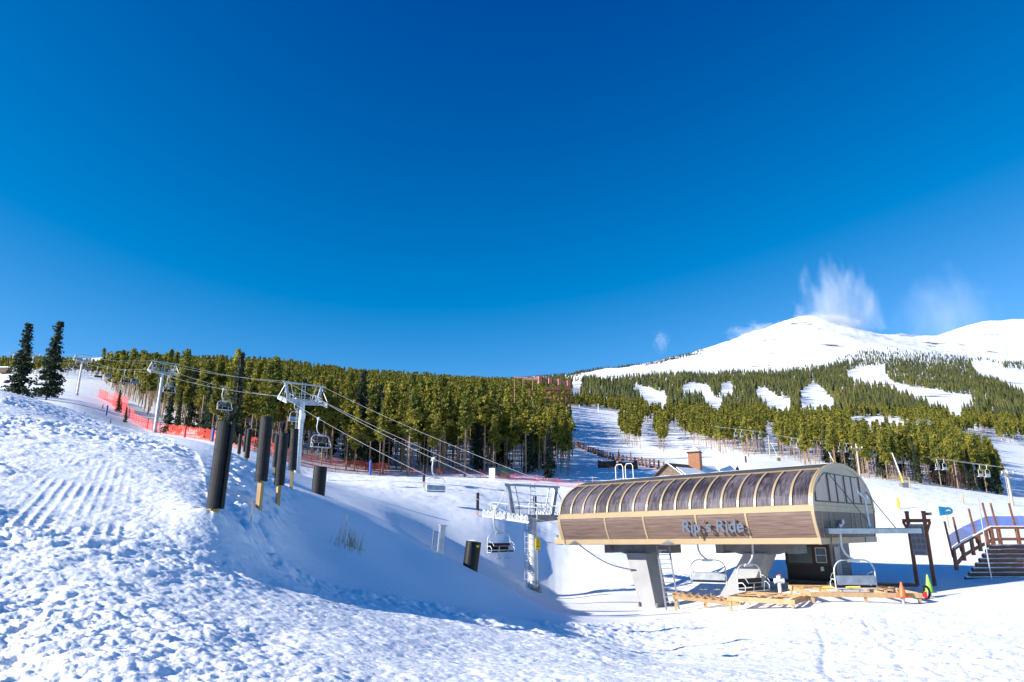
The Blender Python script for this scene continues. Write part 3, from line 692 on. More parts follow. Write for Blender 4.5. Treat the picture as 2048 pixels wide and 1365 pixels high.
for i, (px, Y, H, k) in enumerate([(1905, 172, 13, 2), (1935, 180, 15, 0), (1968, 176, 14, 1), (1995, 172, 11, 2)]):
    t = spruce(px, Y, H, k, ['bushy green fir left of the pointed firs at the right forest corner', 'tallest green fir at the right forest corner', 'pointed green fir right of the tallest corner fir', 'low green fir ending the forest beside the white slope'][i], ws=0.85)
    t.children[0].data.materials[0] = M['pine']
for i, (px, Y, H, k) in enumerate([(236, 192, 6.5, 2), (250, 150, 3.4, 2), (205, 190, 1.4, 0), (220, 128, 1.3, 1), (168, 128, 1.2, 1), (190, 124, .9, 2), (1238, 210, 3.2, 0), (1262, 212, 2.6, 1)]):
    t = spruce(px, Y, H, k, ['young fir standing in front of the red netting at the left', 'sapling fir below the bend of the red netting', 'little fir bush left of the blue pad', 'little fir bush on the snow below the netting', 'tiny fir bush right of the third lift tower foot', 'tiny fir bush furthest down the shaded snow', 'little fir behind the coaster rail, left one', 'little fir behind the coaster rail, right one'][i])
# ------------------------------------------------------------------ lift station
N0 = Pt(1627, 1010, 36.0); N0.z -= 1.96
SRZ = math.atan2(-0.69, 0.72)
L_, W_ = 17.0, 9.7
st = thing('lift_station', 'long barrel-roofed brown and cream chairlift station on two slanted legs', 'lift station', N0, SRZ)
SA = Vector((math.cos(SRZ), math.sin(SRZ), 0)); SB = Vector((-math.sin(SRZ), math.cos(SRZ), 0))
def SW(x, y, z): return N0 + SA*x + SB*y + Vector((0, 0, z+x*0.017))
RH = 2.36
st.rotation_euler = (0, -0.017, SRZ)
def arch(ph, dr=0.0): return (W_/2-(W_/2+dr)*math.cos(ph), 1.96+(RH+dr)*math.sin(ph))
def arc_shell(name, m, p0, p1, x0, x1, n, out, th, parent=st, nx=1):
    mb = MB()
    for i in range(n):
        a, b = p0+(p1-p0)*i/n, p0+(p1-p0)*(i+1)/n
        q = [arch(a, out), arch(b, out), arch(b, out-th), arch(a, out-th)]
        mb.prism(q, 0, x0, x1)
    return mb.build(name, m, parent)
PH1 = R(54)
NR = 17; xs = [-0.12-(L_-0.24)*i/NR for i in range(NR+1)]
for i in range(NR):
    arc_shell('roof_panel', 'poly', R(1), PH1, xs[i+1]+0.03, xs[i]-0.03, 9, 0.0, 0.05)
for i in range(NR+1):
    arc_shell('rib', 'cream', R(0.5), PH1+R(1), xs[i]-0.06, xs[i]+0.06, 12, 0.07, 0.12)
arc_shell('roof_cap', 'darkframe' if False else 'shingle', PH1+R(1.2), R(126), -L_+0.02, -0.16, 14, 0.06, 0.10)
arc_shell('roof_back', 'poly', R(126.5), R(179), -L_+0.02, -0.16, 9, 0.0, 0.06)
mb = MB(); mb.prism([arch(PH1, .09), arch(PH1+R(1.6), .09), arch(PH1+R(1.6), .02), arch(PH1, .02)], 0, -L_, -0.1); mb.build('roof_trim', 'cream', st)
# snow lying on the ridge
def sn():
    V = []; F = []; nx_, na = 120, 6
    for i in range(nx_+1):
        x = -0.3-(L_-1.2)*i/nx_
        for j in range(na+1):
            a = R(82)+R(26)*j/na; h = 0.07+0.09*math.sin(math.pi*j/na)*(0.7+0.4*math.sin(i*0.5)*math.sin(i*0.13))
            if j in (0, na) or i in (0, nx_): h = 0.05
            y, z = arch(a, h); V.append((x, y, z))
    for i in range(nx_):
        for j in range(na):
            a = i*(na+1)+j; F.append((a, a+1, a+na+2, a+na+1))
    link('roof_snow', arrmesh('roof_snow', V, F, [M['snow']], smooth=True), st)
sn()
# end walls
def arc_poly(n=28, out=0.0): return [arch(math.pi*i/n, out) for i in range(n+1)]
end = MB(); end.prism(arc_poly(out=-0.08), 0, -0.14, 0.0); ew = end.build('end_wall', 'frame_taupe', st)
mb = MB()
for i in range(26):
    a, b = math.pi*i/26, math.pi*(i+1)/26; mb.prism([arch(a, .05), arch(b, .05), arch(b, -.16), arch(a, -.16)], 0, -0.15, 0.03)
mb.build('end_arch_trim', 'cream', st)
def pane(poly, name='window'):
    cx = sum(p[0] for p in poly)/len(poly); cy = sum(p[1] for p in poly)/len(poly)
    f = MB().prism(poly, 0, 0.0, 0.03).build(name, 'darkframe', st)
    ins = [(cx+(p[0]-cx)*(1-0.10/max(0.2, abs(p[0]-cx))) if abs(p[0]-cx) > .1 else p[0], cy+(p[1]-cy)*(1-0.07/max(0.2, abs(p[1]-cy))) if abs(p[1]-cy) > .1 else p[1]) for p in poly]
    MB().prism(ins, 0, 0.028, 0.042).build('pane', 'taupe', f)
W2 = W_/2
for a, b in ((-2.42, -1.28), (-1.22, -0.14), (0.14, 1.22), (1.28, 2.42)):
    pane([(W2+a, 2.14), (W2+b, 2.14), (W2+b, 3.72), (W2+a, 3.72)])
for sg in (-1, 1):
    pl = [(W2+sg*2.62, 2.14), (W2+sg*(W2-0.42), 2.14)]
    for i in range(9):
        y = 2.62+((W2-0.42)-2.62)*(1-i/8); zz = max(2.2, 1.96+(RH-0.22)*math.sqrt(max(0, 1-(y/(W2-0.10))**2)))
        pl.append((W2+sg*y, max(2.14, zz)))
    pane(pl if sg > 0 else pl)
# lower body: cream bands and bowed siding on the front, rear and both ends
def sprof(z):
    """inset of the bowed siding at height z"""
    t = (z-0.33)/(1.65-0.33); return 0.42*max(0.0, 1-t)**1.6
seam = [0.0, -4.35, -7.55, -9.95, -13.3, -L_]
seam = [0.0, -3.7, -6.75, -10.3, -13.2, -L_]
zs = [0.33+1.32*i/8 for i in range(9)]
def side_strip(mb, x0, x1, out, back=False):
    for i in range(8):
        z0, z1 = zs[i], zs[i+1]; a, b = sprof(z0)-out, sprof(z1)-out
        q = [(a, z0), (b, z1), (b+0.06+out, z1), (a+0.06+out, z0)]
        if back: q = [(W_-p[0], p[1]) for p in q]
        mb.prism(q, 0, x0, x1)
for k in range(5):
    mb = MB(); side_strip(mb, seam[k+1]+0.01, seam[k]-0.01, 0.0); mb.build('siding_panel', 'siding', st)
mb = MB(); side_strip(mb, -L_, 0, 0, True); mb.build('rear_siding', 'siding', st)
for k in range(6):
    mb = MB(); x = seam[k]; w_ = 0.13 if k in (0, 5) else 0.055
    side_strip(mb, x-w_, x+(w_ if k else 0.02), 0.03); mb.build('siding_seam', 'cream', st)
mb = MB(); mb.prism([(-0.03, 1.65), (-0.05, 1.96), (0.02, 2.0), (0.2, 2.0), (0.2, 1.65)], 0, -L_-0.02, 0.04); mb.build('upper_band', 'cream', st)
mb = MB(); mb.prism([(W_+0.03, 1.65), (W_+0.05, 1.96), (W_-0.2, 2.0), (W_-0.2, 1.65)], 0, -L_, 0.04); mb.build('rear_band', 'cream', st)
mb = MB(); mb.prism([(0.38, 0.33), (0.42, 0.03), (0.55, 0.0), (0.75, 0.0), (0.75, 0.33)], 0, -L_+0.2, 0.03); mb.build('lower_band', 'cream', st)
mb = MB(); mb.prism([(W_-0.38, 0.33), (W_-0.42, 0.03), (W_-0.55, 0.0), (W_-0.75, 0.0), (W_-0.75, 0.33)], 0, -L_+0.2, 0.03); mb.build('rear_lower_band', 'cream', st)
mb = MB(); mb.box((-L_/2, W_/2, 0.07), (L_-0.5, W_-1.3, 0.06)); mb.build('floor_deck', 'greysteel', st)
# end face lower: band, dark boards with light seams, beige base
for xe, s in ((0.0, 1), (-L_, -1)):
    mb = MB(); mb.box((xe-s*0.04, W_/2, 1.80), (0.10, W_-0.1, 0.30)); mb.build('end_band', 'frame_taupe', st)
    mb = MB(); poly = [(sprof(z)+0.03, z) for z in zs] + [(W_-sprof(z)-0.03, z) for z in zs[::-1]]; mb.prism(poly, 0, xe-s*0.10, xe-s*0.03); mb.build('end_siding', 'siding', st)
    mb = MB(); mb.prism([(0.45, 0.0), (W_-0.45, 0.0), (W_-0.40, 0.325), (0.40, 0.325)], 0, xe-s*0.10, xe+s*0.02); mb.build('end_base', 'frame_taupe', st)
for y in (1.05, 2.25, 3.0, 5.55, 6.2, 7.2, 8.0):
    MB().box((-0.02, y, 1.0), (0.03, 0.045, 1.24)).build('end_seam', 'frame_taupe', st)
for y in (1.7, 7.1):
    MB().prism([(y, 0.02), (y+0.10, 0.02), (y+0.25, 0.32), (y+0.13, 0.32)], 0, 0.018, 0.035).build('end_slot', 'darkframe', st)
def toL(p):
    d = p-N0; x = d.dot(SA); return Vector((x, d.dot(SB), d.z-x*0.017))
# maintenance walkway along the end, its davit and guy rods
WA = Pt(1657, 1063, 36.6); WB = Pt(1843, 1063.5, 40.0); WB.z = WA.z; wd = (WB-WA).normalized(); wn = Vector((-wd.y, wd.x, 0)); WL = (WB-WA).length
def WP(s, t, z): return WA+wd*s+wn*t+Vector((0, 0, z))
mb = MB(); mb.bar(toL(WP(0, 0.4, 0.12)), toL(WP(WL, 0.4, 0.12)), 0.75, 0.04); mb.bar(toL(WP(0, 0.0, 0)), toL(WP(WL, 0.0, 0)), 0.05, 0.26); mb.bar(toL(WP(0, 0.8, 0)), toL(WP(WL, 0.8, 0)), 0.05, 0.26)
mb.bar(toL(WP(WL-.03, 0.03, 0)), toL(WP(WL-.03, 0.77, 0)), 0.05, 0.25); mb.bar(toL(WP(0.03, 0.03, 0)), toL(WP(0.03, 0.77, 0)), 0.05, 0.25)
for i in range(int(WL/0.3)): mb.bar(toL(WP(0.2+i*0.3, 0.03, 0.155)), toL(WP(0.2+i*0.3, 0.77, 0.155)), 0.02, 0.03)
wk = mb.build('walkway', 'galv', st)
sD = WL*0.50; mb = MB(); mb.tube([toL(WP(sD, 0.4, 0.14)), toL(WP(sD-0.05, 0.4, 1.75))], 0.07, 8, 0.055); mb.bar(toL(WP(sD-0.25, 0.4, 0.14)), toL(WP(sD, 0.4, 0.5)), 0.04); mb.bar(toL(WP(sD+0.25, 0.4, 0.14)), toL(WP(sD, 0.4, 0.5)), 0.04)
mb.bar(toL(WP(sD-0.05, 0.4, 1.7)), toL(WP(sD-0.62, 0.4, 2.15)), 0.08); mb.box(toL(WP(sD-0.62, 0.4, 2.1)), (0.1, 0.1, 0.28)); mb.box(toL(WP(sD+0.05, 0.4, 1.78)), (0.18, 0.22, 0.2)); mb.build('davit', 'whitesteel', st)
MB().tube([toL(WP(WL*0.79, 0.4, 0.15)), Vector((0.06, W_-1.2, 2.9))], 0.025, 6).build('guy_rod', 'darkcable', st); MB().tube([toL(WP(sD-0.1, 0.4, 0.55)), Vector((0.06, 2.5, 3.75))], 0.02, 6).build('guy_rod', 'darkcable', st)
# handrail hoops on the roof and the inlet nose at the uphill end
for x in (-L_+1.9, -L_+2.75):
    mb = MB(); y0 = W_/2-0.2
    mb.tube([(x-0.32, y0, 4.2), (x-0.32, y0, 5.3), (x-0.2, y0, 5.48), (x+0.2, y0, 5.48), (x+0.32, y0, 5.3), (x+0.32, y0, 4.2)], 0.03, 6); mb.build('handrail_hoop', 'lamp', st)
mb = MB(); mb.prism([(-L_-0.05, 1.4), (-L_-0.25, 1.4), (-L_-1.2, 0.2), (-L_-1.2, 0.05), (-L_-0.05, 0.05)], 1, 0.9, 1.0)
mb.v = [(v[0], v[1], v[2]) for v in mb.v]; mb.build('inlet_plate', 'cream', st)
mb = MB(); mb.prism([(-L_-0.05, 1.4), (-L_-0.25, 1.4), (-L_-1.2, 0.2), (-L_-1.2, 0.05), (-L_-0.05, 0.05)], 1, W_-1.0, W_-0.9); mb.build('inlet_plate', 'cream', st)
mb = MB(); mb.bar((-L_-1.6, 0.95, 0.06), (-L_-0.1, 0.95, 0.12), 0.08); mb.bar((-L_-1.6, W_-.95, 0.06), (-L_-0.1, W_-.95, 0.12), 0.08)
for i in range(5): mb.box((-L_-0.3, 1.4+i*1.5, 0.9), (0.35, 0.15, 1.1))
mb.bar((-L_-0.3, 1.0, 1.0), (-L_-0.3, W_-1, 1.0), 0.2); mb.build('inlet_frame', 'greysteel', st)
mb = MB()
for x in (-L_+1.0, -8.9):
    mb.prism([(x-0.55, -0.02), (x-0.5, 0.0), (x, 0.30), (x+0.5, 0.0), (x+0.55, -0.02), (x, 0.26)], 1, 0.33, 0.37)
mb.build('band_trim', 'greysteel', st)
# legs
def leg(xb, xt, wb, wt, yb, parent=st):
    base = SW(xb, yb, 0); gz = zat(base.x, base.y)-N0.z-0.15
    mb = MB(); d = 0.8
    q = [(xb-wb/2, gz), (xb+wb/2, gz), (xt+wt/2, -0.55), (xt-wt/2, -0.55)]
    mb.prism(q, 1, yb-d, yb+d)
    lg = mb.build('leg', 'pylon', parent)
    mb = MB(); mb.prism([(xt-2.15, 0.0), (xt+2.15, 0.0), (xt+2.15, -0.30), (xt+0.9, -0.62), (xt-0.9, -0.62), (xt-2.15, -0.30)], 1, yb-0.6, yb+0.6)
    mb.box((xt-2.2, yb, -0.28), (0.5, 1.6, 0.55)); mb.box((xt+2.2, yb, -0.28), (0.5, 1.6, 0.55))
    mb.build('crossbeam', 'greysteel', parent)
    mb = MB()
    for sx in (-1, 1):
        for sy in (-1, 1): mb.tube([(xb+sx*(wb/2+.10), yb+sy*0.9, gz), (xb+sx*(wb/2+.10), yb+sy*0.9, gz+0.65)], 0.07, 6)
    mb.build('anchor_bolts', 'greysteel', lg)
    MB().box((xb, yb, gz+0.08), (wb+0.6, 2.3, 0.2)).build('footing', 'concrete', lg)
    return gz
def pylon_mat():
    m = mat('pylon_grey', (0.28, 0.28, 0.285), 0.55, 0.15, 0.12, 1.2, 0.1, 30)
    return m
M['pylon'] = pylon_mat()
gz1 = leg(-11.9, -12.7, 1.15, 1.45, 3.3)
gz2 = leg(-6.9, -5.0, 1.9, 1.35, 4.2)
# ladder from the deck to the ground
mb = MB(); a = Vector((-10.6, 2.5, -0.1)); b = Vector((-9.4, 1.2, 0)); pb = SW(b.x, b.y, 0); b.z = zat(pb.x, pb.y)-N0.z+0.05
off = Vector((0.30, 0.22, 0)); mb.bar(a-off, b-off, 0.09, 0.09); mb.bar(a+off, b+off, 0.09, 0.09)
for i in range(1, 14): q = a.lerp(b, i/14); mb.bar(q-off, q+off, 0.05)
mb.build('ladder', 'galv', st)
mb = MB(); p0 = Vector((-16.2, 1.0, 0.05)); p1 = Vector((-12.7, 2.45, -1.6)); mb.tube([p0.lerp(p1, t)+Vector((0, 0, -0.55*math.sin(math.pi*t)*0.7)) for t in [i/12 for i in range(13)]], 0.035, 6); mb.build('power_cable', 'darkcable', st)
# lettering
cu = bpy.data.curves.new('lettering', 'FONT'); cu.body = "Rip\u00b4s Ride"; cu.size = 1.0; cu.extrude = 0.035; cu.offset = 0.018; cu.space_character = 1.0
tmp = bpy.data.objects.new('lettering_tmp', cu); COL.objects.link(tmp); bpy.context.view_layer.update()
dg = bpy.context.evaluated_depsgraph_get(); me = bpy.data.meshes.new_from_object(tmp.evaluated_get(dg)); bpy.data.objects.remove(tmp)
co = np.empty(len(me.vertices)*3, np.float32); me.vertices.foreach_get('co', co); co = co.reshape(-1, 3)
xw = co[:, 0].max()-co[:, 0].min(); k = 3.75/xw
V = np.stack([-7.55+(co[:, 0]-co[:, 0].min())*k, -0.11-co[:, 2]*1.0, 0.70+co[:, 1]*0.92], 1).astype(np.float32)
me.vertices.foreach_set('co', V.ravel()); me.materials.clear(); me.materials.append(M['letter']); me.update(); me.name = 'lettering'
link('lettering', me, st)

# ------------------------------------------------------------------ lift line: towers, ropes, chairs
U = Vector((-0.641, 0.767, 0)).normalized(); PP = Vector((U.y, -U.x, 0))
LRZ = math.atan2(PP.y, PP.x); GA = 5.3
def lineX(Y): return 45.0-0.836*Y
TW = []
def make_tower(loc, zarm, label, rx=0.37, gauge=GA, wheels=6, tl=3.2, slope=0.35, rz=LRZ, frame=True, group='towers of the near chairlift'):
    """local x across the line, local y uphill"""
    t = thing('lift_tower', label, 'lift tower', loc, rz, group); H = zarm-loc[2]
    mb = MB(); mb.tube([(0, 0, -0.6), (0, 0, H-0.1)], rx, 16, rx*0.85); mb.build('mast', 'whitesteel', t)
    mb = MB(); mb.tube([(0, 0, -0.4), (0, 0, 0.08)], rx*1.6, 16)
    for a in range(8): ca, sa = math.cos(a*.785), math.sin(a*.785); mb.bar((ca*rx*1.5, sa*rx*1.5, 0.05), (ca*rx*0.95, sa*rx*0.95, 0.6), 0.04, 0.04)
    mb.build('base_flange', 'greysteel', t)
    g2 = gauge/2
    mb = MB(); mb.prism([(-g2-0.15, H-0.22), (-g2-0.15, H+0.12), (g2+0.15, H+0.12), (g2+0.15, H-0.22), (0.5, H-0.42), (-0.5, H-0.42)], 1, -0.22, 0.22); mb.build('crossarm', 'galv', t)
    if frame:
        mb = MB()
        for s in (-1, 1):
            mb.bar((s*(g2-0.75), 0, H), (s*(g2-0.25), 0, H+2.15), 0.22, 0.3); mb.bar((s*(g2-1.5), 0, H), (s*(g2-0.95), 0, H+2.1), 0.07)
            mb.bar((s*(g2-0.3), 0, H+2.1), (s*(g2+0.25), 1.0, H+0.2), 0.06); mb.bar((s*(g2-0.3), 0, H+2.1), (s*(g2+0.25), -1.0, H+0.0), 0.06)
        mb.bar((-g2-0.1, 0, H+2.2), (g2+0.1, 0, H+2.2), 0.16, 0.16)
        mb.build('lifting_frame', 'galv', t)
        mb = MB()
        for z in (1.0, 0.55): mb.bar((-g2+0.7, 0.25, H+z), (g2-0.7, 0.25, H+z), 0.045)
        for i in range(6): x = -g2+0.8+i*(gauge-1.6)/5; mb.bar((x, 0.25, H+0.1), (x, 0.25, H+1.05), 0.045)
        mb.bar((-0.22, 0, H+0.1), (-0.22, 0, H+2.4), 0.05); mb.bar((0.22, 0, H+0.1), (0.22, 0, H+2.4), 0.05)
        for i in range(7): mb.bar((-0.22, 0, H+0.3+i*0.3), (0.22, 0, H+0.3+i*0.3), 0.03)
        mb.build('work_platform', 'galv', t)
    for s in (-1, 1):
        mb = MB(); x = s*g2
        y0, y1 = -tl/2, tl/2; zf = lambda y: H+0.05+y*slope
        mb.bar((x, y0, zf(y0)-0.25), (x, y1, zf(y1)-0.25), 0.10, 0.16)
        mb.bar((x-0.42*s, y0, zf(y0)-0.1), (x-0.42*s, y1, zf(y1)-0.1), 0.35, 0.04); mb.bar((x-0.75*s, y0, zf(y0)+0.75), (x-0.75*s, y1, zf(y1)+0.75), 0.04)
        for i in range(4): y = y0+(y1-y0)*i/3; mb.bar((x-0.75*s, y, zf(y)-0.1), (x-0.75*s, y, zf(y)+0.75), 0.04)
        sh = mb.build('sheave_train', 'whitesteel', t)
        for i in range(wheels):
            y = y0+(y1-y0)*(i+0.5)/wheels; z = zf(y)
            w_ = MB(); w_.tube([(x-0.06, y, z), (x+0.06, y, z)], 0.24, 12); w_.tube([(x-0.08, y, z), (x+0.08, y, z)], 0.08, 8); w_.build('sheave_wheel', 'galv', sh)
    mb = MB()
    for sx in (-0.17, 0.17): mb.bar((-rx-0.28, sx, 0.5), (-rx*0.85-0.28, sx, H-0.4), 0.04)
    for i in range(int(H/0.42)): z = 0.7+i*0.42; mb.bar((-rx-0.26, -0.17, z), (-rx-0.26, 0.17, z), 0.03) if z < H-0.5 else None
    for z in (1.2, H*0.5, H-1.0): mb.bar((-rx-0.28, 0, z), (0, 0, z), 0.04)
    mb.build('ladder', 'galv', t)
    return t
tdef = [(52.0, 1065, 1033, 'grey lift tower with long sheave trains beside the station, yellow sign on its mast', 11, 5.2, 0.10),
        (85.6, 603, 803, 'tall grey lift tower behind the black padded posts, second from the station', 6, 3.0, 0.32),
        (144, 325, 745, 'grey lift tower in front of the forest edge, third from the station', 6, 3.0, 0.28),
        (238, 165, 722, 'slender lift tower on the shaded snow right of the two spruces', 6, 3.0, 0.2),
        (395, 67, 711, 'far lift tower standing between the two spruces', 6, 3.0, 0.1),
        (540, 20, 706, 'farthest lift tower at the left edge of the photo', 6, 3.0, 0.1)]
sup = {-1: [], 1: []}
for i, (Y, px, row, lab, nw, tl, slp) in enumerate(tdef):
    X = lineX(Y); za = Pt(px, row, Y).z; gz = zat(X, Y)
    t = make_tower((X, Y, gz), za, lab, wheels=nw, tl=tl, slope=slp); TW.append(t)
    for s in (-1, 1): sup[s].append(Vector((X, Y, za+0.30)) + PP*s*GA/2)
    if i == 0:
        mb = MB(); mb.box((0.1, -0.44, 3.1), (0.45, 0.03, 0.8)); sg = mb.build('warning_sign', 'yellow', t)
        MB().box((0.1, -0.459, 3.30), (0.045, 0.006, 0.24)).build('exclamation_mark', 'darkframe', sg)
        MB().box((0.1, -0.459, 2.95), (0.3, 0.006, 0.05)).build('text_line', 'darkframe', sg)
    if i == 1: MB().box((0.05, -0.40, za-gz-1.9), (0.55, 0.03, 0.8)).build('tower_sign', 'lamp', t)
for s in (-1, 1): sup[s].insert(0, SW(-L_+0.3, W_/2+s*GA/2, 0.95))
def rope_pts(S, sag=0.011, n=14):
    out = []
    for a, b in zip(S[:-1], S[1:]):
        d = (b-a).length; sg = sag*d*min(1.0, d/40)
        for i in range(n): t = i/n; p = a.lerp(b, t); p.z -= 4*sg*t*(1-t); out.append(p)
    out.append(S[-1]); return out
ROPES = {}
for s in (-1, 1):
    S = sup[s]; end_ = S[-1]+(S[-1]-S[-2]); pts = rope_pts(S+[end_]); ROPES[s] = pts
    mb = MB(); mb.tube(pts, 0.017, 5); o = mb.build('haul_rope', 'cable')
    tag(o, ['steel haul rope on the downhill side of the near lift line', 'steel haul rope on the uphill, forest side of the near lift line'][(s+1)//2], 'rope', 'haul ropes of the near lift')
for s in (-1, 1):
    S = [p+Vector((0, 0, 1.95))-PP*s*0.2 for p in sup[s][1:]]; S.insert(0, SW(-L_+2, W_/2+s*1.5, 4.2)); mb = MB(); mb.tube(rope_pts(S, 0.008), 0.014, 4); o = mb.build('signal_cable', 'cable')
    tag(o, ['thin signal cable strung over the tower frames, left one', 'thin signal cable strung over the tower frames, right one'][(s+1)//2], 'cable', 'signal cables above the near lift')
def rope_at(s, px):
    pts = ROPES[s]; best = None
    for a, b in zip(pts[:-1], pts[1:]):
        pa, pb = row_of(*a)[0], row_of(*b)[0]
        if (pa-px)*(pb-px) <= 0 and pa != pb: return a.lerp(b, (px-pa)/(pb-pa))
    return pts[-1]
def rr(x0, x1, z0, z1, r, y=0.0, n=6):
    """open inverted U with rounded upper corners"""
    p = [(x0, y, z0), (x0, y, z1-r)]
    for i in range(1, n+1): a = math.pi-(math.pi/2)*i/n; p.append((x0+r+math.cos(a)*r, y, z1-r+math.sin(a)*r))
    for i in range(0, n+1): a = math.pi/2-(math.pi/2)*i/n; p.append((x1-r+math.cos(a)*r, y, z1-r+math.sin(a)*r))
    p += [(x1, y, z0)]; return p
class FB(MB):
    face = 1
    def build(s, *a, **k):
        s.v = [(v[0], v[1]*FB.face, v[2]) for v in s.v]; return MB.build(s, *a, **k)
def make_chair(label, face):
    FB.face = face
    t = thing('lift_chair', label, 'lift chair', (0, 0, 0), 0, 'chairs of the near lift')
    mb = FB(); mb.box((0, 0, 0.02), (0.12, 0.55, 0.22)); mb.box((0, 0.1, -0.12), (0.2, 0.3, 0.14)); mb.build('grip', 'galv', t)
    mb = FB(); mb.tube([(0, 0, 0), (-0.03, 0, -0.3), (-0.10, 0, -0.8), (-0.08, 0, -1.2), (0.05, 0, -1.5), (0.30, 0, -1.72), (0.42, 0, -1.8)], 0.055, 8); mb.build('hanger', 'whitesteel', t)
    cx = 0.42; mb = FB(); mb.tube(rr(cx-1.05, cx+1.05, -3.15, -1.82, 0.55), 0.035, 8)
    for s in (-1, 1): mb.tube([(cx+s*1.05, 0, -2.75), (cx+s*1.05, 0.32, -2.72), (cx+s*1.05, 0.5, -2.9), (cx+s*1.05, 0.45, -3.15), (cx+s*1.05, 0, -3.15)], 0.028, 6)
    mb.bar((cx-1.05, 0, -3.16), (cx+1.05, 0, -3.16), 0.07); mb.bar((cx-1.0, 0.42, -3.16), (cx+1.0, 0.42, -3.16), 0.05); mb.box((cx, 0, -1.84), (0.6, 0.14, 0.14)); mb.build('frame', 'whitesteel', t)
    mb = FB()
    for i in range(4): mb.box((cx-0.75+i*0.5, 0.22, -3.09), (0.485, 0.5, 0.09))
    mb.build('seat', 'black', t)
    mb = FB(); rot = Matrix.Rotation(R(-10), 3, 'X')
    for i in range(4): mb.box((cx-0.75+i*0.5, 0.0, -2.76), (0.485, 0.07, 0.46), rot=rot)
    b = mb.build('backrest', 'black', t)
    mb = FB(); mb.box((cx, -0.055, -2.77), (1.98, 0.03, 0.44), rot=rot); mb.build('back_shell', 'galv', b)
    mb = FB()
    for s in (-1, 1):
        mb.tube([(cx+s*0.98, 0.02, -2.35), (cx+s*0.95, 0.45, -2.5), (cx+s*0.95, 0.62, -2.72)], 0.022, 6)
        mb.tube([(cx+s*0.45, 0.62, -2.72), (cx+s*0.45, 0.5, -3.5), (cx+s*0.45, 0.45, -3.58)], 0.022, 6); mb.tube([(cx+s*0.62, 0.45, -3.58), (cx+s*0.2, 0.45, -3.58)], 0.022, 6)
    mb.tube([(cx-0.95, 0.62, -2.72), (cx+0.95, 0.62, -2.72)], 0.022, 6); mb.build('safety_bar', 'galv', t)
    return t
PROTO = {}
def put_chair(loc, rz, label, sc=1.0, face=1):
    if face not in PROTO: c = PROTO[face] = make_chair(label, face)
    else: c = copy_tree(PROTO[face])
    c.location = loc; c.rotation_euler = (0, 0, rz); c.scale = (sc, sc, sc); c['label'] = label; return c
chairs = [(-1, 990, 'black-seated lift chair hanging just uphill of the tower with the yellow sign'), (1, 867, 'lift chair with pale back hanging low over the sunlit snow left of the first tower'),
 (-1, 637, 'black-seated lift chair just right of the tall second tower'), (1, 592, 'pale-backed lift chair half hidden behind the mast of the second tower'),
 (-1, 447, 'black-seated lift chair of the overlapping pair above the tallest black post'), (1, 452, 'pale-backed lift chair of the overlapping pair above the tallest black post'),
 (-1, 337, 'lift chair hanging just right of the third tower mast'), (1, 342, 'pale-backed lift chair behind the third tower'),
 (-1, 251, 'black-seated lift chair above the start of the dense forest'), (1, 270, 'pale-backed chair right of the black-seated one above the forest start'),
 (-1, 196, 'black-seated lift chair hanging left of the third tower over the netting'), (1, 216, 'pale-backed chair above the far end of the red netting'),
 (-1, 153, 'small lift chair beside the fourth tower'), (1, 176, 'small pale-backed chair right of the fourth tower'),
 (-1, 116, 'small lift chair right of the second spruce'), (1, 139, 'small pale-backed chair between second spruce and fourth tower'),
 (-1, 48, 'tiny lift chair in the gap between the two spruces'), (-1, 7, 'tiny lift chair at the very left edge')]
for s, px, lab in chairs:
    p = rope_at(s, px); put_chair(p, LRZ, lab, 1.0, s)
put_chair(Pt(1682, 1056, 37.3)+Vector((0, 0, 0.27)), R(4)+math.pi*0, 'large pale-backed lift chair below the right end of the station', 1.04)
put_chair(Pt(1500, 1062, 40.2), R(215), 'black-seated lift chair turning round under the station, seen at an angle', 1.0)
put_chair(Pt(1396, 1056, 44.5)+Vector((0, 0, -0.1)), R(-22), 'lift chair right of the ladder beneath the station', 1.0)
# ------------------------------------------------------------------ padded posts on the berm
posts = [  # px at base, Y, pad bottom above ground, pad height, pad radius, tilt, label
 (428, 14.6, 0.03, 1.80, 0.178, (0.00, 0.05), 'tallest grey-black padded post, nearest the camera on the snow berm'),
 (517, 20.0, 0.78, 1.86, 0.18, (0.02, 0.02), 'black padded post on a long bare timber foot, second nearest'),
 (554, 25.0, 0.66, 1.86, 0.18, (0.0, 0.0), 'padded post between the second nearest post and the tower, third in the row'),
 (582, 31.0, 0.80, 1.84, 0.18, (-0.02, 0.0), 'padded post just left of the tall lift tower'),
 (548, 41.0, 0.52, 1.84, 0.15, (0.0, 0.0), 'slim padded post mostly hidden left behind the third post'),
 (493, 44.0, 0.16, 1.84, 0.16, (-0.01, 0.0), 'padded post of the small trio on the berm, rightmost and nearest'),
 (488, 56.0, 0.5, 1.84, 0.16, (-0.01, 0.0), 'padded post in the middle of the small trio on the berm'),
 (477, 64.0, 0.25, 1.84, 0.16, (-0.01, 0.0), 'farthest padded post of the small trio on the berm'),
 (847, 82, 0.6, 1.9, 0.15, (0, 0), 'padded post behind the low hanging chair on the sunlit snow'),
 (955, 66, 0.5, 1.6, 0.14, (0, 0), 'lone slim padded post on the sunlit snow left of the sheave train'),
 (1070, 78, 0.3, 1.7, 0.2, (0, 0), 'padded post seen through the frame of the first lift tower')]
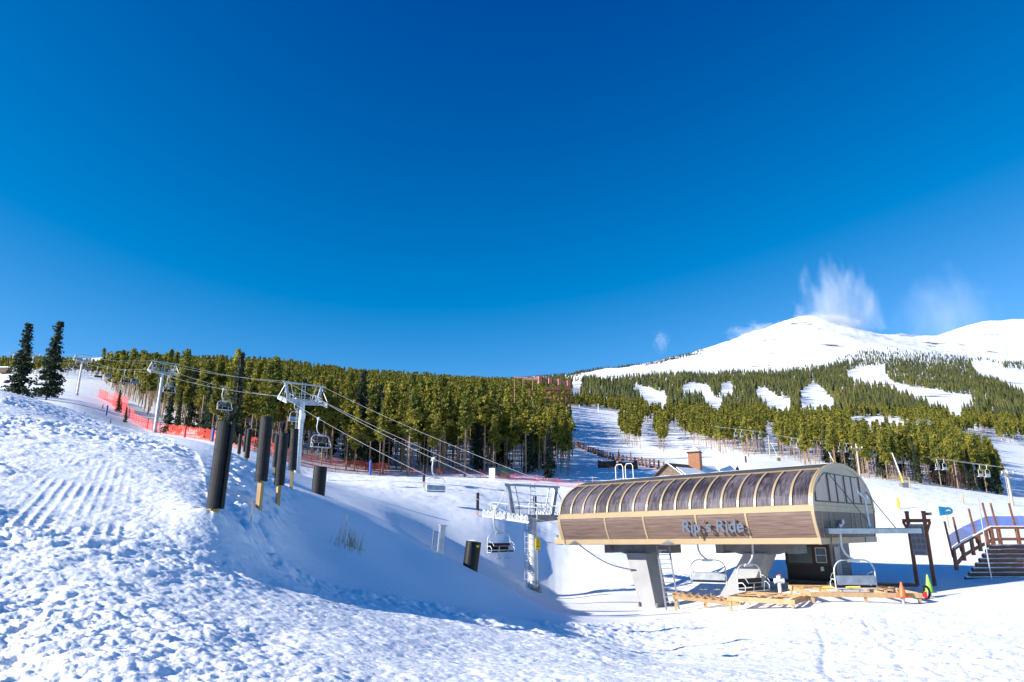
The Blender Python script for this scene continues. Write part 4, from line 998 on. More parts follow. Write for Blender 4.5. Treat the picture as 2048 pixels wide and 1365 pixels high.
for px, Y, b0, ph, pr, tl, lab in posts:
    g_ = G(px, Y); t = thing('padded_post', lab, 'padded post', g_, 0, 'black padded posts around the lift'); t.rotation_euler = (tl[0], tl[1], R(-42) if Y < 19 else px*0.37)
    mb = MB(); mb.box((0, 0, (b0+ph)/2-0.25), (0.13, 0.13, b0+ph+0.45)); mb.build('post', 'postwood', t)
    mb = MB(); n = 22; outer = []; 
    # a rolled foam sheet with an open seam
    for i in range(n+1):
        a = R(11)+R(338)*i/n; outer.append((math.cos(a)*pr, math.sin(a)*pr))
    inner = [(x*0.80, y*0.80) for x, y in outer[::-1]]
    poly = outer+inner; m_ = len(poly); k2 = len(outer)
    nz = 12; V = []; F = []
    for j in range(nz+1):
        for x, y in poly: f = 1+0.012*math.sin(j*1.7+x*9); V.append((x*f, y*f, b0+ph*j/nz))
    for j in range(nz):
        for i in range(m_): F.append((j*m_+i, j*m_+(i+1) % m_, (j+1)*m_+(i+1) % m_, (j+1)*m_+i))
    for j in (0, nz):
        for i in range(k2-1): F.append((j*m_+i, j*m_+i+1, j*m_+m_-2-i, j*m_+m_-1-i))
    mb.tube([(0, 0, b0+0.01), (0, 0, b0+ph-0.03)], pr*0.78, 16); mb.add(V, F, False); mb.build('pad', 'rubber', t)
# two thick black barrels
def barrel(px, Y, H, r, tilt, label, cap=True):
    g_ = G(px, Y); t = thing('foam_barrel', label, 'padded post', g_+Vector((0, 0, -0.05)), 0.3); t.rotation_euler = (tilt[0], tilt[1], 0.4)
    mb = MB(); mb.tube([(0, 0, -0.1), (0, 0, H*0.5), (0, 0, H)], r, 22, caps=True); b = mb.build('pad', 'rubber' if not cap else 'black', t)
    if cap:
        V = [(0, 0, H+0.10)]; F = []
        for i in range(20): a = 6.283*i/20; V.append((math.cos(a)*r*0.92, math.sin(a)*r*0.92, H+0.015))
        for i in range(20): F.append((0, 1+i, 1+(i+1) % 20))
        MB().add(V, F, True).build('snow_cap', 'snow', t)
        mb = MB(); mb.box((0.10, -r-0.0, H-0.2), (0.14, 0.02, 0.1)); mb.build('label_plate', 'yellow', t)
barrel(636, 37.0, 1.5, 0.35, (0.0, 0.02), 'thick black foam barrel on the berm right of the tall lift tower', False)
barrel(940, 35.0, 1.35, 0.38, (0.03, 0.12), 'thick black barrel capped with snow standing on the shaded bank')
t = thing('electric_pedestal', 'grey metal pedestal and thin pipe leaning on the shaded bank', 'utility box', G(880, 34), 0.5); t.rotation_euler = (0, 0.08, 0.5)
mb = MB(); mb.box((0, 0, 0.6), (0.26, 0.2, 1.3)); mb.box((0, 0, 1.27), (0.34, 0.28, 0.06)); mb.build('cabinet', 'galv', t)
mb = MB(); mb.tube([(-0.42, 0, -0.2), (-0.42, 0, 1.0)], 0.03, 6); mb.bar((-0.42, 0, 0.95), (0, 0, 0.95), 0.03); mb.build('pipe', 'greysteel', t)
# ------------------------------------------------------------------ red netting and flags
M['net_shade'] = mat('shade_darkened_netting', (0.45, 0.04, 0.06), 0.8, 0, 0.1, 0.7, alpha=0.22)  # sparser copy of the red net, forest shade painted in as darker colour
M['net_dense'] = mat('red_netting_dense', (0.85, 0.04, 0.03), 0.8, 0, 0.1, 0.7, alpha=0.62)
def fence(path, h, m, label, group='runs of red safety netting', step=1.2, sag=0.15, name='safety_netting', postm='redpost', ph=0.15):
    P = [G(px, Y) for px, Y in path]; t = thing(name, label, 'netting', P[0], 0, group); pts = []
    for a, b in zip(P[:-1], P[1:]):
        n = max(1, int((b-a).length/step))
        for i in range(n): q = a.lerp(b, i/n); q.z = zat(q.x, q.y); pts.append(q)
    pts.append(P[-1]); V = []; F = []
    for i, p in enumerate(pts):
        ph_ = i % 3; V += [p+Vector((0, 0, 0.05)), p+Vector((0, 0, h-(sag if ph_ else 0)+0.06*math.sin(i*2.1)))]
    for i in range(len(pts)-1): F.append((2*i, 2*i+2, 2*i+3, 2*i+1))
    MB().add(V, F).build('net', m, t, off=P[0])
    for i in range(0, len(pts), 3):
        MB().tube([pts[i]-Vector((0, 0, 0.2)), pts[i]+Vector((0, 0, h+ph))], 0.035, 5).build('post', postm, t, off=P[0])
fence([(196, 250), (214, 238)], 3.4, 'net_dense', 'bright red netting run furthest up the slope')
fence([(224, 222), (253, 205)], 4.6, 'net_dense', 'opaque red netting run behind the young fir')
fence([(214, 238), (226, 222), (236, 200), (252, 182), (266, 166)], 3.0, 'net', 'red netting run bending down past the young fir')
fence([(266, 164), (293, 150), (330, 142), (366, 135), (427, 119), (480, 112), (560, 107), (640, 110), (700, 114), (775, 116)], 2.2, 'net', 'long red netting run along the forest edge behind the posts')
fence([(780, 120), (860, 121), (975, 121)], 1.3, 'net_shade', 'shaded red netting run in front of the trunks, ending at a blue-white post')
fence([(988, 121), (1060, 119), (1130, 115), (1200, 112)], 1.2, 'net_shade', 'shaded red netting run going down to the station roof')
for px, Y, lab, m in [(212, 152, 'blue pad left of the young fir by the netting', 'bluepad'), (424, 116, 'blue pad left of the padded post trio', 'bluepad'), (740, 113, 'blue pad at the right end of the long red netting', 'bluepad'),
                   (294, 150, 'red flag pad halfway down the netting', 'redpost'), (369, 130, 'red flag pad right of the third lift tower', 'redpost')]:
    t = thing('post_pad', lab, 'post pad', G(px, Y)); MB().tube([(0, 0, 0.1), (0, 0, 2.3)], 0.20, 10).build('pad', m, t); MB().tube([(0, 0, -0.3), (0, 0, 2.5)], 0.05, 6).build('stake', 'postwood', t)
t = thing('post_pad', 'tall yellow pad standing on the sunlit slope right of the station', 'post pad', G(1798, 79)); MB().tube([(0, 0, 0.05), (0, 0, 1.2)], 0.15, 10).build('pad', 'yellow', t)
o = MB().box((0, 0, 0.9), (1.0, 0.8, 2.0)).build('snow_block', 'snow', off=(0, 0, 0)); o.location = G(984, 117); tag(o, 'white wrapped block at the end of the shaded red netting', 'block')
t = thing('utility_cabinet', 'green metal utility cabinet among the tree trunks', 'cabinet', G(1008, 124)); MB().box((0, 0, 0.9), (2.2, 1.1, 1.8)).build('cabinet', mat('dark_green_paint', (0.06, 0.12, 0.07), 0.5), t); MB().box((0, 0, 1.84), (2.35, 1.25, 0.08)).build('lid', 'greysteel', t)
# ------------------------------------------------------------------ operator hut
HC = G(1668, 43.5); HRZ = R(-40)
ht = thing('operator_hut', 'small dark lift operator hut with big window beneath the right end of the station', 'hut', HC, HRZ)
fw, fd, hh = 2.7, 4.2, 2.75
mb = MB(); mb.box((-fw/2, fd/2, hh/2-0.1), (fw, fd, hh+0.2)); mb.build('wall', 'siding', ht)
MB().box((-fw/2, fd/2, hh+0.09), (fw+0.4, fd+0.4, 0.16)).build('roof', 'shingle', ht)
MB().box((-fw/2, -0.035, 0.5), (fw-0.1, 0.07, 1.0)).build('dado_panel', 'darkframe', ht)
f = MB().box((-fw/2-0.05, -0.05, 1.62), (fw-0.08, 0.10, 1.24)).build('window_frame', 'darktimber', ht)
MB().box((-fw/2-0.45, -0.105, 1.62), (1.45, 0.02, 0.98)).build('window', 'glass', f)
MB().box((-0.53, -0.105, 1.62), (0.55, 0.02, 0.98)).build('window', 'glass', f)
mb = MB(); 
for a, b in (((-0.83, 1.2), (-0.83, 2.05)), ((-0.23, 1.2), (-0.23, 2.05)), ((-0.83, 1.2), (-0.23, 1.2)), ((-0.83, 2.05), (-0.23, 2.05)), ((-0.83, 1.62), (-0.23, 1.62))): mb.bar((a[0], -0.13, a[1]), (b[0], -0.13, b[1]), 0.035)
mb.build('sash', 'lamp', f)
MB().box((-0.55, -0.08, 0.82), (0.18, 0.02, 0.24)).build('notice', 'lamp', ht)
d = MB().box((0.03, 1.15, 1.05), (0.06, 0.95, 2.1)).build('door', 'taupe', ht); MB().box((0.075, 0.8, 1.05), (0.05, 0.05, 0.2)).build('handle', 'galv', d)
MB().box((0.05, 1.66, 1.1), (0.05, 0.06, 2.2)).build('door_frame', 'lamp', ht)
mb = MB(); mb.box((-fw/2-0.9, -0.5, 0.1), (fw+2.4, 1.1, 0.16)); mb.build('doorstep', 'darkframe', ht)
MB().tube([(-fw/2-0.1, -0.12, 2.45), (-fw/2-0.1, -0.2, 2.45)], 0.16, 12).build('lamp', 'lamp', ht)
# ------------------------------------------------------------------ loading ramps in raw timber
def legs_frame(name, label, c, rz, lx, ly, h, nl, slats=None, extra=None, jx=7):
    g_ = G(*c); t = thing(name, label, 'timber frame', g_, rz, 'raw timber loading platforms')
    mb = MB(); 
    for s in (-1, 1): mb.box((0, s*ly/2, h-0.11), (lx, 0.05, 0.22)); mb.box((s*(lx/2-0.03), 0, h-0.11), (0.05, ly-0.06, 0.218))
    mb.build('frame', 'timber', t)
    for sx in range(nl):
        for s in (-1, 1):
            x = -lx/2+0.12+(lx-0.24)*sx/(nl-1); m4 = Matrix.Rotation(rz, 3, 'Z'); wp = g_+m4 @ Vector((x, s*(ly/2-0.09), 0)); gz = zat(wp.x, wp.y)-g_.z
            MB().box((x, s*(ly/2-0.09), (gz-0.15+h-0.02)/2), (0.12, 0.12, h-0.02-gz+0.15)).build('leg', 'timber', t)
    mb = MB()
    for i in range(jx): x = -lx/2+lx*(i+0.5)/jx; mb.box((x, 0, h-0.14), (0.045, ly-0.1, 0.15))
    mb.build('joists', 'timber', t)
    if slats: 
        mb = MB()
        for x0, y0, x1, y1 in slats: mb.bar((x0, y0, h+0.02), (x1, y1, h+0.03), 0.16, 0.04)
        mb.build('loose_boards', 'timber', t)
    if extra: extra(t, h)
    return t
legs_frame('loading_platform', 'square raw timber frame with loose boards under the black-seated turning chair', (1540, 36.3), R(-35), 3.2, 3.2, 0.50, 2, [(-1.3, -.8, 1.1, -.5), (-1.2, .2, 1.0, .5), (-0.2, -1, .4, .9), (-.9, .8, .9, .75)], jx=4)
def sawh(t, h): MB().tube([(-1.2, 0.6, h), (0.4, -0.3, h+0.12)], 0.035, 6).build('yellow_strap', 'yellow', t)
legs_frame('loading_platform', 'long raw timber frame ending beside the orange cone', (1703, 37.2), R(-8), 5.1, 4.4, 0.42, 3, [(1.3, -.6, 2.3, .5), (-2.3, .3, -1.2, .7)], sawh, 2)
# the sloping slatted ramp on the left
g_ = G(1412, 40.0); t = thing('slatted_ramp', 'slanting raw timber ramp with open slats at the foot of the ladder', 'timber frame', g_, R(-12), 'raw timber loading platforms')
mb = MB()
for s in (-1, 1): mb.bar((-1.75, s*0.9, 0.62), (1.75, s*0.9, 0.30), 0.06, 0.2)
mb.box((-1.72, 0, 0.56), (0.06, 1.9, 0.2)); mb.box((1.72, 0, 0.26), (0.06, 1.9, 0.2)); mb.build('frame', 'timber', t)
for i in range(8): x = -1.45+i*0.42; MB().bar((x, -1.0, 0.74-0.09*i*0.42-0.02), (x+0.32, 1.0, 0.72-0.09*i*0.42), 0.13, 0.03).build('slat', 'timber', t)
for x, z in ((-1.6, 0.6), (0.0, 0.45), (1.65, 0.3)):
    for s in (-1, 1): MB().box((x, s*0.82, z/2-0.15), (0.11, 0.11, z+0.3)).build('leg', 'timber', t)
o = MB().box((0, 0, 0), (4.5, 0.9, 0.14)).build('plank_stack', 'darktimber'); o.location = G(1745, 40.3)+Vector((0, 0, 0.3)); o.rotation_euler = (0, 0, R(-6)); tag(o, 'dark planks lying in the shade behind the long timber frame', 'planks')
# snow-covered valve post
t = thing('hydrant', 'white standpipe with orange fittings between the two station chairs', 'hydrant', G(1562, 38.5)); MB().tube([(0, 0, -0.1), (0, 0, 1.0)], 0.09, 10).build('pipe', 'lamp', t)
mb = MB(); mb.tube([(-0.25, 0, 0.95), (0.25, 0, 0.95)], 0.13, 10); mb.tube([(0, 0, 0.9), (0, 0, 1.2)], 0.12, 10); mb.build('valve', 'lamp', t); MB().tube([(0.05, 0, 1.2), (0.05, 0, 1.27)], 0.08, 8).build('cap', 'orange', t)
# ------------------------------------------------------------------ sign frame, cones
sg0 = G(1852, 41.5); sg = thing('sign_frame', 'tall brown timber frame holding a grey notice board right of the station', 'sign', sg0, R(-48))
for s in (-1, 1):
    p = MB(); p.box((s*0.45, 0, 1.9), (0.17, 0.17, 4.4)); p.build('post', 'redwood', sg)
mb = MB(); mb.box((0, 0, 3.62), (1.5, 0.12, 0.20)); mb.build('beam', 'redwood', sg)
for s in (-1, 1): MB().bar((s*0.72, 0, 3.55), (s*0.45, -0.0, 2.9), 0.12).build('bracket', 'redwood', sg); MB().box((s*0.45, 0, 4.12), (0.2, 0.2, 0.1)).build('post_cap', 'redwood', sg)
bd = MB().box((0, -0.11, 2.55), (0.78, 0.04, 1.75)).build('board', 'board', sg)
mb = MB()
for i in range(4):
    for j in range(3): mb.box((-0.25+j*0.25, -0.135, 3.15-i*0.34), (0.2, 0.008, 0.26))
mb.box((0, -0.135, 1.82), (0.55, 0.008, 0.14)); mb.build('board_print', 'boardink', bd)
mb = MB(); mb.bar((0.5, 0, 4.0), (0.85, 0.1, 4.0), 0.05, 0.16); mb.build('top_bracket', 'darktimber', sg)
def cone(px, Y, label, m, post, h=0.72):
    t = thing('traffic_cone', label, 'cone', G(px, Y)); z0 = post
    V = []; 
    mb = MB(); mb.tube([(0, 0, z0), (0, 0, z0+h)], 0.19, 18, 0.035); mb.box((0, 0, z0), (0.46, 0.46, 0.05)); mb.build('cone', m, t)
    if post > 0.1: MB().tube([(0, 0, -0.2), (0, 0, z0)], 0.07, 8).build('stake', 'galv', t)
    return t
cone(1808, 34.6, 'orange traffic cone on a grey stake at the end of the timber frame', 'orange', 0.33, 0.68)
cone(1861, 36.6, 'lime green cone in the shade below the notice board', 'green', 0.25, 0.85)
t = thing('hose_coil', 'dark coiled hose with red fitting leaning on the lime green cone', 'hose', G(1854, 36.2)); mb = MB(); mb.tube([(math.cos(a)*0.17, -0.02, 0.32+math.sin(a)*0.28) for a in [i*0.35 for i in range(19)]], 0.06, 8); mb.build('hose', 'black', t); MB().box((-0.1, -0.1, 0.2), (0.14, 0.08, 0.3)).build('fitting', 'redpost', t)
# blue direction sign
t = thing('trail_sign', 'small blue sun-shaped trail sign on a stake behind the log wall', 'sign', G(1898, 66), R(10))
mb = MB(); n = 24; pl = []
for i in range(n): a = 6.283*i/n; r_ = 0.62 if i % 2 else 0.75; pl.append((math.cos(a)*r_*0.75+0.2, 1.55+math.sin(a)*r_*0.5))
mb.prism(pl, 1, -0.03, 0.03); mb.prism([(-0.75, 1.1), (0.2, 1.2), (0.2, 1.85), (-0.75, 1.95)], 1, -0.029, 0.029); mb.build('panel', 'signblue', t); mb = MB(); mb.prism([(-0.1, 1.5), (0.02, 1.62), (0.2, 1.68), (0.4, 1.62), (0.5, 1.5), (0.2, 1.55)], 1, -0.036, -0.031); mb.build('emblem', 'lamp', t)
MB().bar((0, 0, -0.2), (0, 0, 1.3), 0.07).build('stake', 'postwood', t)
# ------------------------------------------------------------------ log wall and stair rail at the right edge
B0 = G(1912, 43); lw = thing('log_stairway', 'dark log retaining wall with snowy stair, wooden rail and blue net at the right edge', 'stairway', B0, R(3))
z0 = -0.15
def lwz(px, row): return Pt(px, row, 42).z-B0.z
def lwx(px): return (px-1912)/1407*42
for i in range(9):
    z = -0.2+i*0.26; x0 = lwx(1918)+i*0.30; x1 = 9.5
    mb = MB(); yy = -0.2+i*0.05
    mb.tube([(x0, yy, z), (x0+1.5, yy, z+0.01), (x1, yy, z)], 0.125, 8); mb.build('log', 'logwood', lw)
    V = []; F = []; n = 60
    for k in range(n+1):
        x = x0+(x1-x0)*k/n; w_ = 0.07+0.05*vnoise(np.array([x*2.2]), np.array([i*3.3]))[0]
        V += [(x, yy-0.10, z+0.075), (x, yy-0.06, z+0.09+w_*0.6), (x, yy+0.15, z+0.10+w_*0.6)]
    for k in range(n): F += [(3*k, 3*k+3, 3*k+4, 3*k+1), (3*k+1, 3*k+4, 3*k+5, 3*k+2)]
    MB().add(V, F, True).build('ledge_snow', 'snow', lw)
railpx = [(1904, 1100, 1131), (1923, 1088, 1112), (1944, 1078, 1101), (1960, 1070, 1093), (1977, 1062, 1086), (1989, 1056, 1080), (2004, 1056, 1079), (2043, 1056, 1079), (2090, 1056, 1079)]
RP = [(lwx(p), lwz(p, r0), lwz(p, r1)) for p, r0, r1 in railpx]
for x, za, zb in RP: MB().box((x, -0.55, (za+zb)/2-0.15), (0.16, 0.16, za-zb+0.3)).build('rail_post', 'redwood', lw)
mb = MB(); mb2 = MB()
for (xa, a1, a2), (xb, b1, b2) in zip(RP[:-1], RP[1:]):
    mb.bar((xa, -0.55, a1), (xb+0.02, -0.55, b1), 0.12, 0.14); mb2.bar((xa, -0.55, a2), (xb+0.02, -0.55, b2), 0.12, 0.16)
mb.build('top_rail', 'redwood', lw); mb2.build('bottom_rail', 'redwood', lw)
mb = MB()
for (xa, a1, a2), (xb, b1, b2) in zip(RP[:-1], RP[1:]): mb.bar((xa, -0.55, a1+0.09), (xb, -0.55, b1+0.09), 0.13, 0.05)
mb.build('rail_snow', 'snow', lw)
sp = [(1900, 1098, 1043), (1919, 1086, 1034), (1955, 1070, 1017), (1986, 1058, 1005), (2003, 1056, 1006), (2042, 1056, 1006), (2085, 1056, 1004)]
SPp = [(lwx(p), lwz(p, a), lwz(p, b)) for p, a, b in sp]
for i, (x, za, zb) in enumerate(SPp): MB().bar((x+0.05, -0.5, za-0.5), (x-0.12, -0.5, zb), 0.085).build('net_pole', 'redwood', lw)
V = []; F = []
for x, za, zb in SPp: V += [(x, -0.47, za+0.06), (x-0.05, -0.47, za+(zb-za)*0.47)]
for i in range(len(SPp)-1): F.append((2*i, 2*i+2, 2*i+3, 2*i+1))
MB().add(V, F).build('net', 'bluenet', lw)
g1 = Pt(1981, 1147, 40.5); mb = MB(); mb.tube([g1+Vector((0, 0, -0.3)), Pt(1956, 1000, 40.5)], 0.035, 6); o = mb.build('bamboo_pole', 'galv', off=g1); tag(o, 'thin grey pole leaning in front of the log wall', 'pole')
# ------------------------------------------------------------------ poles, snow lances
def upole(px, Y, row_top, arm_row, aw, label, r=0.14, m='postwood'):
    g_ = G(px, Y); H = Pt(px, row_top, Y).z-g_.z; t = thing('utility_pole', label, 'pole', g_, 0.25)
    MB().tube([(0, 0, -0.5), (0, 0, H)], r, 10, r*0.75).build('pole', m, t)
    if arm_row:
        ha = Pt(px, arm_row, Y).z-g_.z; mb = MB(); mb.bar((-aw/2, -0.12, ha), (aw/2, -0.12, ha), 0.12); mb.bar((-aw/3, -0.12, ha), (0, -0.12, ha-0.6), 0.05); mb.bar((aw/3, -0.12, ha), (0, -0.12, ha-0.6), 0.05); mb.build('crossarm', m, t)
        mb = MB()
        for x in (-aw/2+.1, aw/2-.1, 0): mb.tube([(x, -0.12, ha+0.05), (x, -0.12, ha+0.3)], 0.07, 6)
        mb.build('insulators', 'lamp', t)
    return t
M['greywood'] = mat('weathered_wood', (0.42, 0.37, 0.30), 0.85, 0, 0.2, 4.0)
upole(1721, 112, 888, 897, 2.2, 'weathered pole with crossarm rising just behind the station roof', m='greywood')
upole(2026, 88, 940, 948, 2.0, 'weathered utility pole with crossarm on the slope at the right edge', 0.16, 'greywood')
upole(2021, 89, 943, None, 0, 'thin pole beside the weathered utility pole at the right edge', 0.05, 'greywood')
upole(1541, 225, 871, None, 0, 'pale pole in the gap between trees left of the snow lance', 0.22, 'greywood')
upole(1159, 560, 799, 804, 4.5, 'small pole with crossarm at the top of the open slope, left of two', 0.3, 'lamp')
upole(1197, 520, 808, 813, 5.5, 'small pole with crossarm at the top of the open slope, right of two', 0.3, 'lamp')
upole(1262, 430, 820, 825, 6.0, 'pale T pole rising behind the clump of pines', 0.28, 'lamp')
upole(1331, 400, 833, 840, 5.0, 'pale T pole between the clump and the main forest', 0.28, 'lamp')
def lance(pb, pt_, Y, label, base=True):
    a = Pt(pb[0], pb[1], Y); b = Pt(pt_[0], pt_[1], Y); t = thing('snow_lance', label, 'snow lance', a, 0, 'snow making lances')
    MB().tube([(0, 0, 0), (b-a)], 0.09, 6, 0.06).build('lance', 'lamp', t)
    MB().tube([(0, 0, 0), (b-a)*0.28], 0.12, 6, 0.11).build('sleeve', 'yellow', t)
    gz = zat(a.x, a.y)-a.z; MB().box((0, 0, (gz-0.2)/2), (0.9, 0.9, abs(gz)+0.2) if abs(gz) > .3 else (0.9, 0.9, 0.9)).build('base', 'greysteel', t)
lance((1807, 966), (1784, 906), 100, 'slanted snow lance with yellow sleeve on the slope right of the station roof')
lance((1557, 916), (1541, 885), 210, 'slanted snow lance in the gap left of the station roof')
lance((1530, 854), (1517, 834), 480, 'small slanted snow lance at the top of the forest gap')
lance((1763, 846), (1749, 832), 440, 'small snow lance on the white clearing, upper right')
lance((1835, 862), (1822, 847), 400, 'small snow lance left of the far lift tower')
lance((1668, 925), (1657, 904), 150, 'snow lance poking up above the station roof')
# far tower and pale chairs of the second lift on the right
gx = G(1855, 330); make_tower(gx, Pt(1855, 849, 330).z, 'far lift tower standing in the trees on the right mountainside', 0.5, 6.5, 6, 4, 0.1, R(5), True, 'far lift towers')
def far_chair(px, row, Y, label, w=1.3, group='pale chairs of the far lift in front of the right forest'):
    p = Pt(px, row, Y); mb = MB()
    mb.tube([(0, 0, 2.0), (0, 0, 1.1)], 0.05, 5); mb.tube([(-w/2, 0, -0.35), (-w/2, 0, 0.9), (-w/4, 0, 1.1), (w/4, 0, 1.1), (w/2, 0, 0.9), (w/2, 0, -0.35)], 0.05, 5)
    mb.box((0, 0.2, -0.3), (w, 0.45, 0.08)); mb.box((0, 0, 0.0), (w, 0.06, 0.45)); mb.bar((-w/2, 0.4, -0.3), (w/2, 0.4, -0.3), 0.06)
    o = mb.build('chair', 'whitesteel'); o.name = 'far_lift_chair'; o.location = p; o.rotation_euler = (0, 0, R(20)); tag(o, label, 'lift chair', group)
fc = [(1472, 871), (1484, 872), (1507, 876), (1521, 876), (1584, 889), (1597, 893), (1630, 896), (1642, 897), (1681, 901), (1694, 902), (1737, 908), (1750, 910), (1801, 924), (1815, 924), (1876, 937), (1890, 937), (1962, 950), (1976, 951)]
for px, row in fc:
    far_chair(px, row, 218-(px-1472)*0.165, 'small pale double chair hanging in front of the right forest', 1.15)
for s, pts in ((0, fc[0::2]), (1, fc[1::2])):
    P = [Pt(px, row, 218-(px-1472)*0.165)+Vector((0, 0, 2.0)) for px, row in pts]; P.insert(0, P[0]+(P[0]-P[1])*1.5); P.append(P[-1]+(P[-1]-P[-2])*1.6)
    o = MB().tube(P, 0.025, 4).build('far_rope', 'cable'); tag(o, ['thin rope of the far lift carrying the left chair of each pair', 'thin rope of the far lift carrying the right chair of each pair'][s], 'rope')
far_chair(1926, 864, 300, 'larger pale lift chair high above the right forest', 2.4, 'pale chairs right of the far tower'); far_chair(2008, 880, 260, 'larger lift chair over the white slope at the right', 2.4, 'pale chairs right of the far tower')
# ------------------------------------------------------------------ lodge roofs behind the station
A = Pt(1335, 928, 104); Bp = Pt(1434, 928, 112); dv = (Bp-A); dv.z = 0; LL = dv.length; brz = math.atan2(dv.y, dv.x)
lo = thing('lodge', 'low brown lodge with dark snowy roofs and a cedar cupola behind the station roof', 'building', Vector((A.x, A.y, A.z)), brz)
hw = 2.9; hr = 2.0; dz = zat(A.x, A.y)-A.z-0.5
mb = MB(); mb.prism([(-hw, dz), (hw, dz), (hw, -hr), (0, 0.0), (-hw, -hr)], 0, 0.25, LL); mb.build('wall', 'brownwall', lo)
def slab(y0, z0, y1, z1, x0, x1, th, m, name): return MB().prism([(y0, z0), (y1, z1), (y1, z1+th), (y0, z0+th)], 0, x0, x1).build(name, m, lo)
slab(-hw-0.5, -hr-0.34, 0, 0.02, -0.3, LL+0.3, 0.12, 'shingle', 'roof'); slab(hw+0.5, -hr-0.34, 0, 0.02, -0.3, LL+0.3, 0.12, 'shingle', 'roof')
slab(-hw-0.45, -hr-0.18, -1.2, -0.66, 0.5, LL, 0.16, 'snow', 'roof_snow')
slab(-1.25, -0.72, -0.0, 0.14, LL*0.55, LL, 0.12, 'snow', 'roof_snow')
mb = MB(); mb.prism([(-hw-0.5, -hr-0.20), (0, 0.16), (0, 0.30), (-hw-0.5, -hr-0.06)], 0, -0.36, -0.22); mb.build('verge_snow', 'snow', lo)
dm = MB(); dm.prism([(LL-2.0, -1.9), (LL-0.6, -0.1), (LL+0.8, -1.9)], 1, -3.8, -0.3); dm.build('dormer', 'brownwall', lo)
mb = MB(); mb.prism([(LL-2.3, -2.05), (LL-0.6, 0.02), (LL-0.6, 0.22), (LL-2.5, -2.0)], 1, -4.0, -0.2); mb.build('dormer_snow', 'snow', lo)
mb = MB(); mb.prism([(LL+1.1, -2.05), (LL-0.6, 0.02), (LL-0.6, 0.22), (LL+1.3, -2.0)], 1, -4.0, -0.2); mb.build('dormer_roof', 'shingle', lo)
cpx = LL*0.48; cu_ = MB().box((cpx, -0.6, 0.65), (1.75, 1.75, 2.7), 0.4).build('cupola', 'cedar', lo)
V = []; 
for i in range(4): a = 0.4+math.pi/4+i*math.pi/2; V.append((cpx+math.cos(a)*1.55, -0.6+math.sin(a)*1.55, 1.95))
V.append((cpx, -0.6, 2.95)); MB().add(V, [(0, 1, 4), (1, 2, 4), (2, 3, 4), (3, 0, 4), (3, 2, 1, 0)]).build('cupola_roof', 'shingle', cu_)
c4 = Vector((cpx, -0.6, 2.45)); V2 = [Vector(v)*1.0 for v in V]; V2 = [c4+(v-c4)*0.86+Vector((0, 0, 0.13)) for v in V2]; MB().add(V2, [(0, 1, 4), (1, 2, 4), (2, 3, 4), (3, 0, 4)]).build('cupola_snow', 'snow', cu_)
# brown rail fence of the coaster and pipe sections
path = [(1150, 290), (1163, 272), (1185, 250), (1210, 222), (1232, 208), (1270, 188), (1300, 172), (1328, 160)]
P = [G(a, b) for a, b in path]; t = thing('coaster_railing', 'brown wooden railing stepping down the snow slope above the lodge', 'railing', P[0]); pts = []
for a, b in zip(P[:-1], P[1:]):
    n = max(1, int((b-a).length/3.4))
    for i in range(n): q = a.lerp(b, i/n); q.z = zat(q.x, q.y); pts.append(q)
pts.append(P[-1])
for i, q in enumerate(pts): MB().box(q+Vector((0, 0, 0.9)), (0.38, 0.38, 2.2+0.5*(i % 3 == 0))).build('post', 'cedar' if i % 2 else 'redwood', t, off=P[0])
mb = MB()
for a, b in zip(pts[:-1], pts[1:]): mb.bar(a+Vector((0, 0, 1.6)), b+Vector((0, 0, 1.6)), 0.16); mb.bar(a+Vector((0, 0, 0.8)), b+Vector((0, 0, 0.8)), 0.14); mb.bar(a+Vector((0, 0, 0.2)), b+Vector((0, 0, 0.2)), 0.5, 0.4)
mb.build('rails', 'redwood', t, off=P[0])
for px, Y, lab in ((1214, 168, 'dark brown snow-topped pipe section below the railing, left one'), (1256, 163, 'dark brown snow-topped pipe section below the railing, right one')):
    g_ = G(px, Y); t = thing('pipe_section', lab, 'pipe', g_, R(-4)); mb = MB(); mb.tube([(-2.1, 0, 0.75), (2.1, 0, 0.75)], 0.98, 10); mb.build('pipe', 'culvert', t)
    MB().tube([(-2.2, 0, 0.75), (-1.8, 0, 0.75)], 1.12, 10).build('collar', 'culvert', t); MB().tube([(1.8, 0, 0.75), (2.2, 0, 0.75)], 1.12, 10).build('collar', 'culvert', t)
    MB().box((0, -0.2, 1.62), (2.6, 1.2, 0.3)).build('snow_cap', 'snow', t)
# salmon steel gantry above the trees
GY = 215; g_ = G(1100, GY); gt = thing('steel_gantry', 'salmon and dark red steel gantry rising above the right end of the pine stand', 'gantry', g_)
def gp(px, row, dy=0): p = Pt(px, row, GY+dy); return p-g_
mb = MB(); mb.bar(gp(1028, 755), gp(1079, 759), 0.45, 0.42); mb.bar(gp(1079, 760), gp(1136, 767, 6), 0.6, 0.9); mb.bar(gp(1046, 759, 5), gp(1080, 761, 5), 0.5, 0.4); mb.build('beam', 'salmon', gt)
for px, r0, r1 in ((1079, 753, 768), (1099, 757, 768), (1118, 759, 771), (1136, 762, 773)):
    c = (gp(px, r0)+gp(px, r1))/2; h_ = abs(gp(px, r0).z-gp(px, r1).z); hd = MB().box(c, (0.9, 1.4, h_), 0.3).build('tower_head', 'salmon', gt)
    MB().box(c+Vector((0.6, -0.1, 0.2)), (0.35, 1.5, h_*0.95), 0.3).build('side_plate', 'darkred', hd)
